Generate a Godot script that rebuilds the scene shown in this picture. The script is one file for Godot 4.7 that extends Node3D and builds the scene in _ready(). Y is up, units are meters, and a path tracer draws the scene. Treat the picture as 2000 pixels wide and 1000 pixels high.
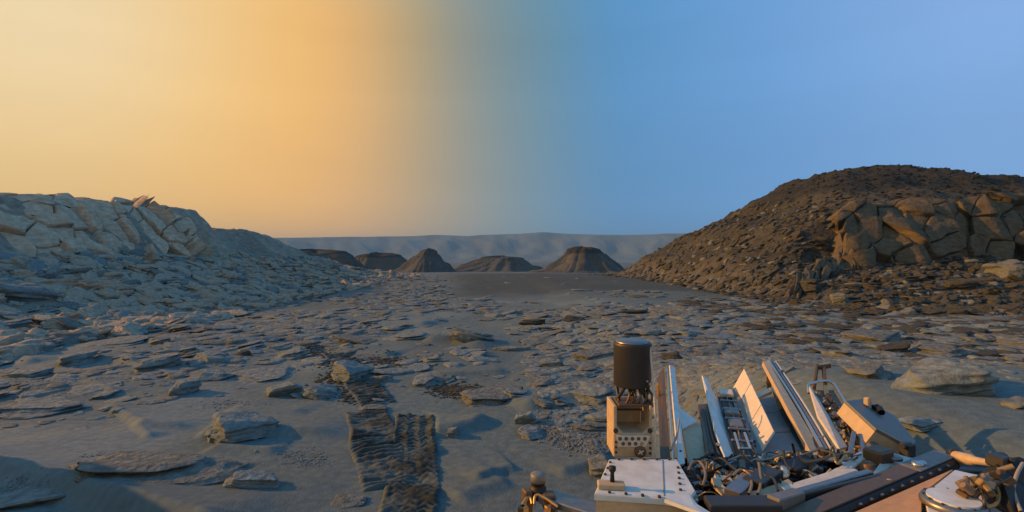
extends Node3D
# A rocky valley between a pale ridge (left) and a dark hill (right), with a rover's deck in the right foreground.
# x right, y up, the camera looks along -z. d is the distance ahead of the camera (d = -z).

var rng := RandomNumberGenerator.new()
var n1 := FastNoiseLite.new()
var n2 := FastNoiseLite.new()
var n3 := FastNoiseLite.new()
var M := {}
var used := {}
var ripples := []
const EYE := 2.0

# ------------------------------------------------------------------ small helpers
func P(px: float, py: float, d: float) -> Vector3:          # a point at distance d ahead, seen at that place of a 2000 x 1000 view
	return Vector3((px - 1000.0) / 1000.0 * d, EYE + (500.0 - py) / 1000.0 * d, -d)

func tab(x: float, xs: Array, ys: Array) -> float:          # piecewise smooth table
	if x <= xs[0]:
		return ys[0]
	for i in range(1, xs.size()):
		if x < xs[i]:
			var t: float = (x - xs[i - 1]) / (xs[i] - xs[i - 1])
			return lerpf(ys[i - 1], ys[i], t * t * (3.0 - 2.0 * t) * 0.5 + t * 0.5)
	return ys[ys.size() - 1]

func ss(a: float, b: float, x: float) -> float:
	return smoothstep(a, b, x)

func numbered(called: String) -> String:
	var k: int = used.get(called, 0)
	used[called] = k + 1
	return called if k == 0 else "%s_%03d" % [called, k]

func tag(o: Node, label: String, category := "", group := "", kind := "") -> void:
	if label:
		o.set_meta("label", label)
	if category:
		o.set_meta("category", category)
	if group:
		o.set_meta("group", group)
	if kind:
		o.set_meta("kind", kind)

func put(called: String, mesh: Mesh, mat: Material, parent: Node = null) -> MeshInstance3D:
	var o := MeshInstance3D.new()
	o.mesh = mesh
	o.material_override = mat
	if parent == null:
		o.name = numbered(called)
		add_child(o, true)
	else:
		o.name = called
		var k := 0
		while parent.has_node(NodePath(String(o.name))):
			k += 1
			o.name = "%s_%03d" % [called, k]
		parent.add_child(o, true)
	return o

func grid_mesh(v: PackedVector3Array, c: PackedColorArray, rows: int, cols: int) -> ArrayMesh:
	var idx := PackedInt32Array()
	idx.resize((rows - 1) * (cols - 1) * 6)
	var q := 0
	for r in rows - 1:
		for k in cols - 1:
			var a := r * cols + k
			idx[q] = a; idx[q + 1] = a + cols; idx[q + 2] = a + 1
			idx[q + 3] = a + 1; idx[q + 4] = a + cols; idx[q + 5] = a + cols + 1
			q += 6
	return indexed(v, c, idx, true)

func indexed(v: PackedVector3Array, c: PackedColorArray, idx: PackedInt32Array, upward := false) -> ArrayMesh:
	var nn := PackedVector3Array()
	nn.resize(v.size())
	for t in range(0, idx.size(), 3):
		var a := v[idx[t]]
		var f := (v[idx[t + 2]] - a).cross(v[idx[t + 1]] - a)
		nn[idx[t]] += f; nn[idx[t + 1]] += f; nn[idx[t + 2]] += f
	var flip := 1.0
	if upward:
		var s := 0.0
		for i in range(0, nn.size(), 7):
			s += nn[i].y
		if s < 0.0:
			flip = -1.0
			for t in range(0, idx.size(), 3):
				var w := idx[t + 1]
				idx[t + 1] = idx[t + 2]
				idx[t + 2] = w
	for i in nn.size():
		nn[i] = (nn[i] * flip).normalized()
	var arr := []
	arr.resize(Mesh.ARRAY_MAX)
	arr[Mesh.ARRAY_VERTEX] = v
	arr[Mesh.ARRAY_NORMAL] = nn
	if c.size():
		arr[Mesh.ARRAY_COLOR] = c
	arr[Mesh.ARRAY_INDEX] = idx
	var m := ArrayMesh.new()
	m.add_surface_from_arrays(Mesh.PRIMITIVE_TRIANGLES, arr)
	return m

# ------------------------------------------------------------------ solid shapes on a SurfaceTool
func mb(smooth := false) -> SurfaceTool:
	var st := SurfaceTool.new()
	st.begin(Mesh.PRIMITIVE_TRIANGLES)
	st.set_smooth_group(0 if smooth else -1)
	return st

func done(st: SurfaceTool) -> ArrayMesh:
	st.generate_normals()
	return st.commit()

func tri(st: SurfaceTool, a: Vector3, b: Vector3, c: Vector3, out: Vector3) -> void:
	if (b - a).cross(c - a).dot(out) > 0.0:
		var t := b
		b = c
		c = t
	st.add_vertex(a); st.add_vertex(b); st.add_vertex(c)

func quad(st: SurfaceTool, a: Vector3, b: Vector3, c: Vector3, d: Vector3, out: Vector3) -> void:
	tri(st, a, b, c, out)
	tri(st, a, c, d, out)

func box(st: SurfaceTool, tr: Transform3D, size: Vector3, bevel := 0.006) -> void:
	var h := size / 2.0
	var b: float = minf(bevel, minf(h.x, minf(h.y, h.z)) * 0.6)
	var c := {}
	for sx in [-1, 1]:
		for sy in [-1, 1]:
			for sz in [-1, 1]:
				var s := Vector3(sx, sy, sz)
				c[Vector3i(sx, sy, sz)] = [tr * (s * (h - Vector3(0, b, b))), tr * (s * (h - Vector3(b, 0, b))), tr * (s * (h - Vector3(b, b, 0)))]
	for ax in 3:
		for s in [-1, 1]:
			var u := (ax + 1) % 3
			var w := (ax + 2) % 3
			var f := []
			for k in [[-1, -1], [1, -1], [1, 1], [-1, 1]]:
				var key := Vector3i()
				key[ax] = s; key[u] = k[0]; key[w] = k[1]
				f.append(c[key][ax])
			var o := Vector3()
			o[ax] = s
			quad(st, f[0], f[1], f[2], f[3], tr.basis * o)
	for ax in 3:                                             # bevelled edges along axis ax
		var u := (ax + 1) % 3
		var w := (ax + 2) % 3
		for su in [-1, 1]:
			for sw in [-1, 1]:
				var k0 := Vector3i()
				k0[ax] = -1; k0[u] = su; k0[w] = sw
				var k1 := k0
				k1[ax] = 1
				var o := Vector3()
				o[u] = su; o[w] = sw
				quad(st, c[k0][u], c[k0][w], c[k1][w], c[k1][u], tr.basis * o)
	for key in c:
		tri(st, c[key][0], c[key][1], c[key][2], tr.basis * Vector3(key))

func along(a: Vector3, b: Vector3, up := Vector3.UP) -> Basis:   # z runs from a to b, y near up
	var z := (b - a).normalized()
	var x := up.cross(z)
	if x.length() < 1e-3:
		x = Vector3.RIGHT.cross(z)
	x = x.normalized()
	return Basis(x, z.cross(x), z)

func bar(st: SurfaceTool, a: Vector3, b: Vector3, w: float, h: float, up := Vector3.UP, bevel := 0.004) -> void:
	box(st, Transform3D(along(a, b, up), (a + b) / 2.0), Vector3(w, h, a.distance_to(b)), bevel)

func plate(st: SurfaceTool, pts: Array, thick: float, push := Vector3.ZERO) -> void:   # a polygon with thickness, thickness going away from the front side
	var ctr := Vector3.ZERO
	var nrm := Vector3.ZERO
	for i in pts.size():
		ctr += pts[i] / pts.size()
		nrm += pts[i].cross(pts[(i + 1) % pts.size()])
	nrm = nrm.normalized()
	if push != Vector3.ZERO and nrm.dot(push) > 0.0:
		nrm = -nrm
	elif push == Vector3.ZERO and nrm.dot(Vector3(0, EYE, 0) - RB - ctr) < 0.0:
		nrm = -nrm
	var back := -nrm * thick
	for i in pts.size():
		var a: Vector3 = pts[i]
		var b: Vector3 = pts[(i + 1) % pts.size()]
		tri(st, ctr, a, b, nrm)
		tri(st, ctr + back, a + back, b + back, -nrm)
		quad(st, a, b, b + back, a + back, (a + b) / 2.0 - ctr)

func ring(at: Vector3, bs: Basis, r: float, n: int) -> PackedVector3Array:
	var o := PackedVector3Array()
	for i in n:
		var t := TAU * i / n
		o.append(at + bs.x * cos(t) * r + bs.y * sin(t) * r)
	return o

func lathe(st: SurfaceTool, a: Vector3, b: Vector3, prof: Array, n := 20) -> void:   # prof: [share of the way from a to b, radius]
	var bs := along(a, b)
	var last := PackedVector3Array()
	for p in prof:
		var at := a.lerp(b, p[0])
		var cur := ring(at, bs, p[1], n)
		if last.size():
			for i in n:
				var k := (i + 1) % n
				quad(st, last[i], last[k], cur[k], cur[i], (last[i] + cur[k]) / 2.0 - at + (bs.z * 0.0001))
		last = cur
	for e in [[prof[0], -1.0], [prof[prof.size() - 1], 1.0]]:
		var at := a.lerp(b, e[0][0])
		var cur := ring(at, bs, e[0][1], n)
		for i in n:
			tri(st, at, cur[i], cur[(i + 1) % n], bs.z * e[1])

func cyl(st: SurfaceTool, a: Vector3, b: Vector3, r: float, r2 := -1.0, n := 14) -> void:
	if r2 < 0.0:
		r2 = r
	var L := a.distance_to(b)
	var c := minf(0.12 * minf(r, r2), L * 0.2) / L
	lathe(st, a, b, [[0.0, r * 0.88], [c, r], [1.0 - c, r2], [1.0, r2 * 0.88]], n)

func tube(st: SurfaceTool, pts: Array, r: float, n := 7) -> void:   # a bent round tube through points
	var cv := Curve3D.new()
	cv.bake_interval = maxf(r * 1.5, 0.012)
	for i in pts.size():
		var tan := Vector3.ZERO
		if i > 0 and i < pts.size() - 1:
			tan = (pts[i + 1] - pts[i - 1]) * 0.2
		cv.add_point(pts[i], -tan, tan)
	var bp := cv.get_baked_points()
	var last := PackedVector3Array()
	for i in bp.size():
		var a := bp[maxi(i - 1, 0)]
		var b := bp[mini(i + 1, bp.size() - 1)]
		if a.distance_to(b) < 1e-5:
			continue
		var cur := ring(bp[i], along(a, b), r, n)
		if last.size():
			for k in n:
				var w := (k + 1) % n
				quad(st, last[k], last[w], cur[w], cur[k], (last[k] + cur[w]) / 2.0 - bp[i])
		last = cur

# ------------------------------------------------------------------ materials
func noise_tex(freq: float, octaves: int, lo: Color, hi: Color, size := 512, type := FastNoiseLite.TYPE_SIMPLEX_SMOOTH, sd := 1) -> NoiseTexture2D:
	var f := FastNoiseLite.new()
	f.noise_type = type
	f.seed = sd
	f.frequency = freq
	f.fractal_octaves = octaves
	f.fractal_gain = 0.6
	var t := NoiseTexture2D.new()
	t.width = size
	t.height = size
	t.seamless = true
	t.noise = f
	var g := Gradient.new()
	g.set_color(0, lo)
	g.set_color(1, hi)
	t.color_ramp = g
	return t

func bump_tex(freq: float, octaves: int, strength: float, size := 512, type := FastNoiseLite.TYPE_SIMPLEX_SMOOTH, sd := 5) -> NoiseTexture2D:
	var t := noise_tex(freq, octaves, Color.BLACK, Color.WHITE, size, type, sd)
	t.color_ramp = null
	t.as_normal_map = true
	t.bump_strength = strength
	return t

func lin(r: float, g: float, b: float) -> Color:
	return Color(r, g, b).linear_to_srgb()

func rocky(color: Color, tex: Texture2D, bump: Texture2D, scale: Vector3, amount: float, vertex := false) -> StandardMaterial3D:
	var m := StandardMaterial3D.new()
	m.albedo_color = color
	m.albedo_texture = tex
	m.normal_enabled = true
	m.normal_texture = bump
	m.normal_scale = amount
	m.roughness = 0.95
	m.metallic_specular = 0.25
	m.uv1_triplanar = true
	m.uv1_world_triplanar = true
	m.uv1_scale = scale
	m.vertex_color_use_as_albedo = vertex
	return m

func paint(color: Color, rough := 0.55, metal := 0.0, tex: Texture2D = null, sc := 6.0) -> StandardMaterial3D:
	var m := StandardMaterial3D.new()
	m.albedo_color = color
	m.roughness = rough
	m.metallic = metal
	if tex:
		m.albedo_texture = tex
		m.uv1_triplanar = true
		m.uv1_world_triplanar = true
		m.uv1_scale = Vector3(sc, sc, sc)
	return m

func make_materials() -> void:
	var dust := noise_tex(0.012, 5, Color(0.80, 0.79, 0.78), Color(1, 1, 1), 512)
	var grit := bump_tex(0.05, 4, 5.0, 512)
	var mottled := noise_tex(0.014, 6, Color(0.62, 0.61, 0.60), Color(1, 1, 1), 512, FastNoiseLite.TYPE_SIMPLEX_SMOOTH, 9)
	var chipped := bump_tex(0.02, 6, 9.0, 512, FastNoiseLite.TYPE_SIMPLEX_SMOOTH, 11)
	M.sand = rocky(Color.WHITE, dust, grit, Vector3(1.3, 1.3, 1.3), 0.45, true)
	M.rock = rocky(lin(0.265, 0.335, 0.352), mottled, chipped, Vector3(0.9, 1.8, 0.9), 0.9)
	M.rock_tan = rocky(lin(0.228, 0.262, 0.258), mottled, chipped, Vector3(0.9, 2.2, 0.9), 0.9)
	M.rock_dark = rocky(lin(0.102, 0.108, 0.094), mottled, chipped, Vector3(1.1, 2.0, 1.1), 1.0)
	M.rock_pale = rocky(lin(0.54, 0.475, 0.38), mottled, chipped, Vector3(0.9, 1.8, 0.9), 0.9)
	M.rock_black = rocky(lin(0.055, 0.060, 0.056), mottled, chipped, Vector3(1.1, 2.0, 1.1), 1.0)
	M.cliff = rocky(lin(0.82, 0.63, 0.45), mottled, chipped, Vector3(0.3, 0.7, 0.3), 1.0)
	M.cliff_brown = rocky(lin(0.19, 0.165, 0.115), mottled, chipped, Vector3(0.3, 0.6, 0.3), 1.0)
	M.slope = rocky(Color.WHITE, mottled, chipped, Vector3(0.25, 0.5, 0.25), 1.0, true)
	M.far = rocky(Color.WHITE, mottled, chipped, Vector3(0.02, 0.05, 0.02), 0.6, true)
	var worn := noise_tex(0.012, 6, Color(0.87, 0.85, 0.82), Color(1, 1, 1), 512, FastNoiseLite.TYPE_SIMPLEX_SMOOTH, 21)
	M.white = paint(lin(0.70, 0.68, 0.62), 0.5, 0.0, worn, 2.5)
	M.white_clean = paint(lin(0.70, 0.77, 0.80), 0.5, 0.0, worn, 1.6)
	M.panel = paint(lin(0.80, 0.74, 0.63), 0.5, 0.0, worn, 2.0)
	M.tan = paint(lin(0.58, 0.46, 0.31), 0.6, 0.0, worn, 3.0)
	M.grey = paint(lin(0.22, 0.22, 0.22), 0.5, 0.2, worn, 3.0)
	M.dark = paint(lin(0.035, 0.036, 0.038), 0.5, 0.0, worn, 3.0)
	M.black = paint(lin(0.012, 0.012, 0.014), 0.6)
	M.metal = paint(lin(0.55, 0.54, 0.52), 0.32, 0.9)
	M.steel = paint(lin(0.30, 0.30, 0.31), 0.38, 0.8, worn, 4.0)
	M.amber = paint(lin(0.52, 0.31, 0.12), 0.5, 0.0, worn, 3.0)
	M.gold = paint(lin(0.48, 0.30, 0.12), 0.4, 0.7)
	M.bronze = paint(lin(0.16, 0.105, 0.06), 0.5, 0.3, worn, 4.0)
	M.cable = paint(lin(0.20, 0.15, 0.10), 0.55)
	M.wire = paint(lin(0.34, 0.30, 0.24), 0.5)

# ------------------------------------------------------------------ sky
func make_sky() -> PanoramaSkyMaterial:
	var az := [-180.0, -150.0, -110.0, -72.0, -45.0, -31.0, -21.8, -16.7, -11.3, -5.7, 0.0, 5.7, 11.3, 26.6, 42.0, 95.0, 140.0, 180.0]
	var low := [[204, 172, 132], [218, 180, 128], [236, 188, 122], [247, 203, 130], [252, 202, 118], [253, 196, 112], [246, 189, 116], [230, 182, 124], [203, 172, 133], [172, 163, 148], [142, 157, 163], [120, 154, 182], [103, 152, 198], [110, 162, 215], [125, 175, 228], [126, 172, 224], [168, 166, 158], [204, 172, 132]]
	var high := [[188, 168, 142], [214, 182, 136], [236, 192, 132], [247, 212, 150], [245, 208, 146], [247, 198, 124], [245, 190, 112], [228, 180, 118], [188, 165, 124], [148, 151, 142], [120, 146, 156], [102, 147, 177], [92, 150, 200], [112, 163, 220], [138, 178, 232], [130, 173, 226], [160, 166, 170], [188, 168, 142]]
	var w := 1024
	var h := 512
	var im := Image.create_empty(w, h, false, Image.FORMAT_RGBF)
	var zen := Color8(62, 142, 198)
	var cols := []
	for i in w:
		var a := (i + 0.5) / w * 360.0                         # the panorama's left edge lies straight ahead
		if a > 180.0:
			a -= 360.0
		var k := 0
		while k < az.size() - 2 and a > az[k + 1]:
			k += 1
		var t: float = clampf((a - az[k]) / (az[k + 1] - az[k]), 0.0, 1.0)
		var lo := Color8(low[k][0], low[k][1], low[k][2]).lerp(Color8(low[k + 1][0], low[k + 1][1], low[k + 1][2]), t)
		var hi := Color8(high[k][0], high[k][1], high[k][2]).lerp(Color8(high[k + 1][0], high[k + 1][1], high[k + 1][2]), t)
		cols.append([lo, hi])
	for i in w:
		var lo := Color(0, 0, 0)
		var hi := Color(0, 0, 0)
		for k in range(-12, 13):
			var q: Array = cols[posmod(i + k, w)]
			lo += q[0] * (13.0 - absf(k)) / 169.0
			hi += q[1] * (13.0 - absf(k)) / 169.0
		for j in h:
			var e := 90.0 - (j + 0.5) / h * 180.0
			var c := lo.lerp(hi, clampf(e / 22.0, 0.0, 1.0))
			c = c.lerp(zen, ss(22.0, 52.0, e))
			var da := (i + 0.5) / w * 360.0 - 317.0
			c = c.lerp(Color8(245, 224, 184), 0.75 * exp(-(da * da * 0.9 + (e - 20.0) * (e - 20.0)) / 160.0))
			c = c * (1.0 + n2.get_noise_2d(sin(deg_to_rad((i + 0.5) / w * 360.0)) * 60.0 + cos(deg_to_rad((i + 0.5) / w * 360.0)) * 35.0, e * 9.0) * 0.03 * (1.0 - ss(30.0, 60.0, e)))
			im.set_pixel(i, j, c.srgb_to_linear())
	var m := PanoramaSkyMaterial.new()
	m.panorama = ImageTexture.create_from_image(im)
	return m

# ------------------------------------------------------------------ the lie of the land
func make_ripples() -> void:
	# crest lines as pixels of the level floor, then height, length of the gentle side, length of the steep side (towards the viewer)
	var raw := [
		[[[-150, 825], [0, 884], [120, 914], [250, 950], [380, 984], [520, 1030]], 0.15, 0.7, 0.25],
		[[[380, 832], [440, 828], [540, 827], [690, 831]], 0.11, 0.8, 0.22],
		[[[835, 822], [880, 820], [920, 811], [950, 792]], 0.13, 0.8, 0.28],
		[[[1000, 782], [1060, 770], [1130, 762], [1210, 745]], 0.12, 0.9, 0.3],
		[[[830, 727], [910, 722], [1000, 719]], 0.08, 0.8, 0.25],
		[[[268, 656], [330, 672], [380, 688], [435, 705]], 0.10, 0.7, 0.18],
		[[[240, 690], [252, 706], [300, 720], [350, 733]], 0.06, 0.4, 0.12],
		[[[205, 778], [250, 802], [285, 822], [385, 826]], 0.07, 0.5, 0.12],
		[[[262, 822], [300, 850]], 0.05, 0.3, 0.10],
		[[[165, 735], [205, 748], [230, 765]], 0.07, 0.4, 0.14],
		[[[185, 688], [230, 697], [275, 703]], 0.10, 0.6, 0.2],
		[[[135, 577], [160, 595], [196, 619]], 0.14, 0.8, 0.25],
		[[[0, 676], [40, 690], [75, 700]], 0.12, 0.7, 0.25],
		[[[300, 632], [380, 640], [470, 641]], 0.12, 1.0, 0.4],
		[[[410, 664], [520, 666], [640, 672]], 0.12, 1.0, 0.4],
		[[[640, 672], [720, 680], [780, 684]], 0.10, 0.9, 0.3],
		[[[700, 622], [780, 624], [850, 626]], 0.16, 1.6, 0.7],
		[[[820, 655], [900, 652], [960, 668]], 0.14, 1.2, 0.5],
		[[[918, 934], [950, 918], [985, 907], [1012, 903]], 0.05, 0.35, 0.10],
		[[[880, 965], [930, 945], [1000, 925]], 0.05, 0.6, 0.2],
		[[[1080, 915], [1120, 902], [1165, 890], [1200, 888]], 0.06, 0.5, 0.16],
		[[[400, 866], [470, 868], [560, 872]], 0.07, 0.4, 0.16],
		[[[0, 735], [60, 752], [120, 760]], 0.06, 0.5, 0.2],
		[[[440, 792], [520, 795], [610, 800]], 0.05, 0.5, 0.2],
		[[[1000, 640], [1080, 636], [1180, 640]], 0.10, 1.0, 0.5],
		[[[1180, 660], [1280, 655], [1400, 660]], 0.10, 1.0, 0.4],
	]
	for r in raw:
		var pts := PackedVector2Array()
		var bb := Rect2()
		for p in r[0]:
			var d: float = (EYE - r[1]) * 1000.0 / (p[1] - 500.0)
			var v := Vector2((p[0] - 1000.0) / 1000.0 * d, d)
			if pts.is_empty():
				bb = Rect2(v, Vector2.ZERO)
			else:
				bb = bb.expand(v)
			pts.append(v)
		ripples.append({"p": pts, "h": r[1] * (1.0 if ripples.is_empty() else 0.82), "a": r[2], "b": r[3], "bb": bb.grow(r[2] * 2.5)})

func ripple_h(x: float, d: float) -> float:
	var s := 0.0
	var q := Vector2(x, d)
	for r in ripples:
		if not r.bb.has_point(q):
			continue
		var pts: PackedVector2Array = r.p
		var best := 1e9
		var side := 1.0
		var where := 0.0
		for i in pts.size() - 1:
			var ab := pts[i + 1] - pts[i]
			var t := clampf((q - pts[i]).dot(ab) / ab.length_squared(), 0.0, 1.0)
			var dd := q.distance_to(pts[i] + ab * t)
			if dd < best:
				best = dd
				side = 1.0 if ab.cross(q - pts[i]) > 0.0 else -1.0
				where = (i + t) / (pts.size() - 1)
		var fade := ss(0.0, 0.18, where) * ss(0.0, 0.18, 1.0 - where)
		if side > 0.0:
			s += r.h * fade * exp(-best / r.a * 1.6)
		else:
			s += r.h * fade * (1.0 - ss(0.0, r.b, best))
	return s

func ground_h(x: float, z: float) -> float:
	var d := -z
	var r := sqrt(x * x + z * z)
	var h := 0.0
	h += 0.88 * ss(1.2, 3.2, x) * (1.0 - 0.85 * ss(4.6, 9.5, d)) * (1.0 - ss(30.0, 60.0, r))
	h += tab(r, [0.0, 45.0, 130.0, 400.0, 1500.0, 3000.0], [0.0, 0.0, -2.0, -7.0, -14.0, -20.0])
	if r < 90.0:
		h += n1.get_noise_2d(x * 9.0, z * 9.0) * 0.10 * ss(3.0, 14.0, r)
		h += n1.get_noise_2d(x * 40.0 + 50.0, z * 55.0) * 0.018 * ss(2.0, 9.0, r)
	else:
		h += n1.get_noise_2d(x * 0.6, z * 0.6) * 3.0 * ss(90.0, 500.0, r)
	if r < 30.0:
		if d > 0.0:
			h += ripple_h(x, d)
		if r < 14.0:
			h += n2.get_noise_2d(x * 70.0, z * 90.0) * 0.007
	return h

func ridge_top(d: float) -> float:
	return tab(d, [3.0, 8.0, 13.0, 17.0, 20.5, 25.0, 29.0, 33.0, 34.4, 35.6, 41.0, 46.5, 50.0, 54.0, 60.0], [0.3, 1.2, 2.1, 3.4, 4.45, 4.8, 5.05, 5.15, 5.05, 3.7, 4.1, 3.95, 3.2, 1.2, 0.0])

func ridge_h(x: float, z: float) -> float:
	var d := -z
	var top := ridge_top(d)
	var u := -x + n1.get_noise_2d(d * 6.0, 7.0) * 1.2
	var talus := minf(2.0, top * 0.6)
	var h := tab(u, [8.5, 11.0, 15.0, 19.0], [-0.9, -0.05, talus * 0.42, talus])
	if u > 19.0:
		h = talus + (top - talus) * pow(ss(18.9, 22.2, u), 0.8) + (u - 22.0) * 0.02 * ss(22.0, 24.0, u) - ss(26.0, 44.0, u) * top * 0.5
	h += n1.get_noise_2d(x * 12.0, z * 12.0) * 0.25 * ss(9.0, 16.0, u)
	h += absf(n1.get_noise_2d(x * 45.0, z * 45.0)) * 0.22 * ss(11.0, 17.0, u)
	return h - 3.0 * ss(56.0, 64.0, d) - 0.6 * (1.0 - ss(3.0, 9.0, d))

func hill_h(x: float, z: float) -> float:
	var d := -z
	var wob := n1.get_noise_2d(d * 5.0, 31.0) * 1.0
	var F := tab(x + wob - maxf(0.0, d - 42.0) * 0.16, [8.5, 10.8, 13.5, 17.0, 20.0, 23.0, 26.0, 30.0, 33.0, 36.0, 38.0, 40.0, 44.0, 50.0, 60.0, 75.0], [-1.0, 0.15, 2.0, 4.2, 5.3, 7.3, 8.9, 10.2, 11.1, 10.6, 9.2, 7.9, 7.1, 6.6, 4.0, 1.5])
	var wd := d + n1.get_noise_2d(x * 6.0, 3.0) * 1.0
	var G := tab(wd, [15.0, 17.5, 24.0, 26.0, 28.2, 34.0, 40.0, 46.0, 50.0, 56.0, 64.0, 74.0], [-1.0, 0.05, 1.3, 1.7, 4.6, 6.2, 8.3, 10.2, 10.8, 8.6, 4.0, -1.0])
	var k := 0.9
	var h := -log(exp(-F / k) + exp(-G / k)) * k
	h += sin(h * 5.2 + n1.get_noise_2d(x * 4.0, z * 4.0) * 3.0) * 0.11 * ss(4.6, 6.0, h)     # faint benches of the layers
	h += n1.get_noise_2d(x * 10.0, z * 10.0) * 0.35 * ss(0.0, 1.5, h)
	h += absf(n1.get_noise_2d(x * 38.0, z * 38.0)) * 0.35 * ss(0.0, 1.0, h)
	return h

func land_h(x: float, z: float) -> float:
	var h := ground_h(x, z)
	if x < -8.0 and z > -64.0 and z < -3.0:
		h = maxf(h, ridge_h(x, z))
	elif x > 8.0 and z > -80.0 and z < -15.0:
		h = maxf(h, hill_h(x, z))
	return h

func land_n(x: float, z: float) -> Vector3:
	var e := 0.25
	return Vector3(land_h(x - e, z) - land_h(x + e, z), 2.0 * e, land_h(x, z - e) - land_h(x, z + e)).normalized()

func ground_color(x: float, z: float) -> Color:
	var d := -z
	var c := Color(0.152, 0.212, 0.228)
	var patch := n2.get_noise_2d(x * 7.0, z * 7.0)
	c = c.lerp(Color(0.21, 0.28, 0.295), ss(0.05, 0.35, patch) * 0.7)
	c = c.lerp(Color(0.128, 0.168, 0.175), ss(0.1, 0.4, -patch) * 0.5)
	var s := x / maxf(d, 1.0)
	var plain := ss(22.0, 27.0, d + n2.get_noise_2d(x * 4.0, z * 4.0) * 5.0 - absf(s - 0.12) * 6.0) * ss(-0.17, -0.06, s) * (1.0 - ss(80.0, 120.0, d))
	c = c.lerp(Color(0.076, 0.098, 0.10), plain * 0.85)
	return c.lerp(Color(0.13, 0.18, 0.20), ss(90.0, 200.0, d))

func build_land() -> void:
	var radii := PackedFloat32Array()
	var r := 1.2
	while r < 1900.0:
		radii.append(r)
		r *= 1.0065 if r < 13.0 else 1.013 if r < 70.0 else 1.05
	var angs := PackedFloat32Array()
	var a := -180.0
	while a < 180.01:
		angs.append(deg_to_rad(a))
		a += 0.11 if absf(a + 0.05) < 50.0 else 0.5 if absf(a) < 75.0 else 3.0
	var v := PackedVector3Array()
	var c := PackedColorArray()
	for rr in radii:
		for aa in angs:
			var x := rr * sin(aa)
			var z := -rr * cos(aa)
			v.append(Vector3(x, ground_h(x, z), z))
			c.append(ground_color(x, z))
	var g := put("ground", grid_mesh(v, c, radii.size(), angs.size()), M.sand)
	tag(g, "sandy grey valley floor with drifts and wind ripples", "ground", "", "structure")
	# the pale ridge
	v = PackedVector3Array()
	c = PackedColorArray()
	var rows := 330
	var cols := 200
	for i in rows:
		for k in cols:
			var z := -lerpf(3.0, 64.0, pow(i / (rows - 1.0), 1.25))
			var x := -tab(k / (cols - 1.0), [0.0, 0.45, 0.8, 1.0], [8.0, 18.0, 23.0, 50.0])
			var h := ridge_h(x, z)
			v.append(Vector3(x, h, z))
			var t := n2.get_noise_2d(x * 6.0, z * 6.0)
			c.append(Color(0.52, 0.455, 0.36).lerp(Color(0.37, 0.335, 0.28), clampf(0.5 + t * 1.6, 0.0, 1.0)))
	var ridge := put("ridge", grid_mesh(v, c, rows, cols), M.slope)
	tag(ridge, "long pale ridge of broken rock on the left with a blocky cliff", "ridge", "", "structure")
	# the dark hill
	v = PackedVector3Array()
	c = PackedColorArray()
	rows = 330
	cols = 260
	for i in rows:
		for k in cols:
			var z := -lerpf(15.0, 76.0, pow(i / (rows - 1.0), 1.15))
			var x := lerpf(8.5, 75.0, pow(k / (cols - 1.0), 1.3))
			var h := hill_h(x, z)
			v.append(Vector3(x, h, z))
			var t := n2.get_noise_2d(x * 5.0, z * 5.0)
			var cc := Color(0.122, 0.126, 0.108).lerp(Color(0.083, 0.086, 0.075), clampf(0.5 + t * 1.5, 0.0, 1.0))
			cc = cc.lerp(Color(0.18, 0.185, 0.17), (1.0 - ss(0.4, 2.2, h)) * 0.8)
			cc = cc.lerp(Color(0.16, 0.15, 0.12), ss(0.35, 0.9, sin(h * 5.2 + 0.6)) * ss(4.6, 6.0, h) * 0.35)
			cc = cc.lerp(Color(0.056, 0.064, 0.062), ss(5.6, 7.2, h + t * 1.5) * 0.85)
			c.append(cc)
	var hill := put("hill", grid_mesh(v, c, rows, cols), M.slope)
	tag(hill, "big dark rounded hill on the right with a brown cliff across its flank", "hill", "", "structure")
	build_far()
	cliff(ridge, "rock_block", M.cliff, func(d: float) -> Array:
		var h0 := 1.55 + 0.35 * sin(d * 0.9)
		return [Vector3(-18.6 + n1.get_noise_2d(d * 9.0, 77.0), h0, -d), Vector3(-22.0 + n1.get_noise_2d(d * 9.0, 5.0) * 1.5, ridge_top(d) + 0.12, -d)], 15.0, 35.4, 4.6, 1.25, 0.85, 3)
	cliff(hill, "rock_block", M.cliff_brown, func(s: float) -> Array:
		return [Vector3(s, 1.35 + 0.15 * sin(s), -24.9 + n1.get_noise_2d(s * 12.0, 9.0) * 1.2), Vector3(s + 0.5, lerpf(2.3, 4.75, ss(14.0, 18.0, s)) + 0.4 * ss(16.0, 24.0, s), lerpf(-26.2, -28.0, ss(14.0, 18.0, s)) + n1.get_noise_2d(s * 12.0, 60.0) * 1.2)], 16.7, 34.0, 4.5, 1.2, 0.95, 8)
	cliff(hill, "rock_slab", M.cliff_brown, func(s: float) -> Array:      # the ledge runs on, down and to the left
		var t := s / 8.0
		var bx := lerpf(10.9, 17.2, t)
		var bz := -lerpf(20.5, 25.4, t)
		var tx := bx + 0.9
		var tz := bz - 1.7 - t * 0.8
		return [Vector3(bx, hill_h(bx, bz) - 0.15, bz), Vector3(tx, hill_h(tx, tz) + 0.22, tz)], 0.2, 7.8, 2.1, 0.85, 0.62, 21)

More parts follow.
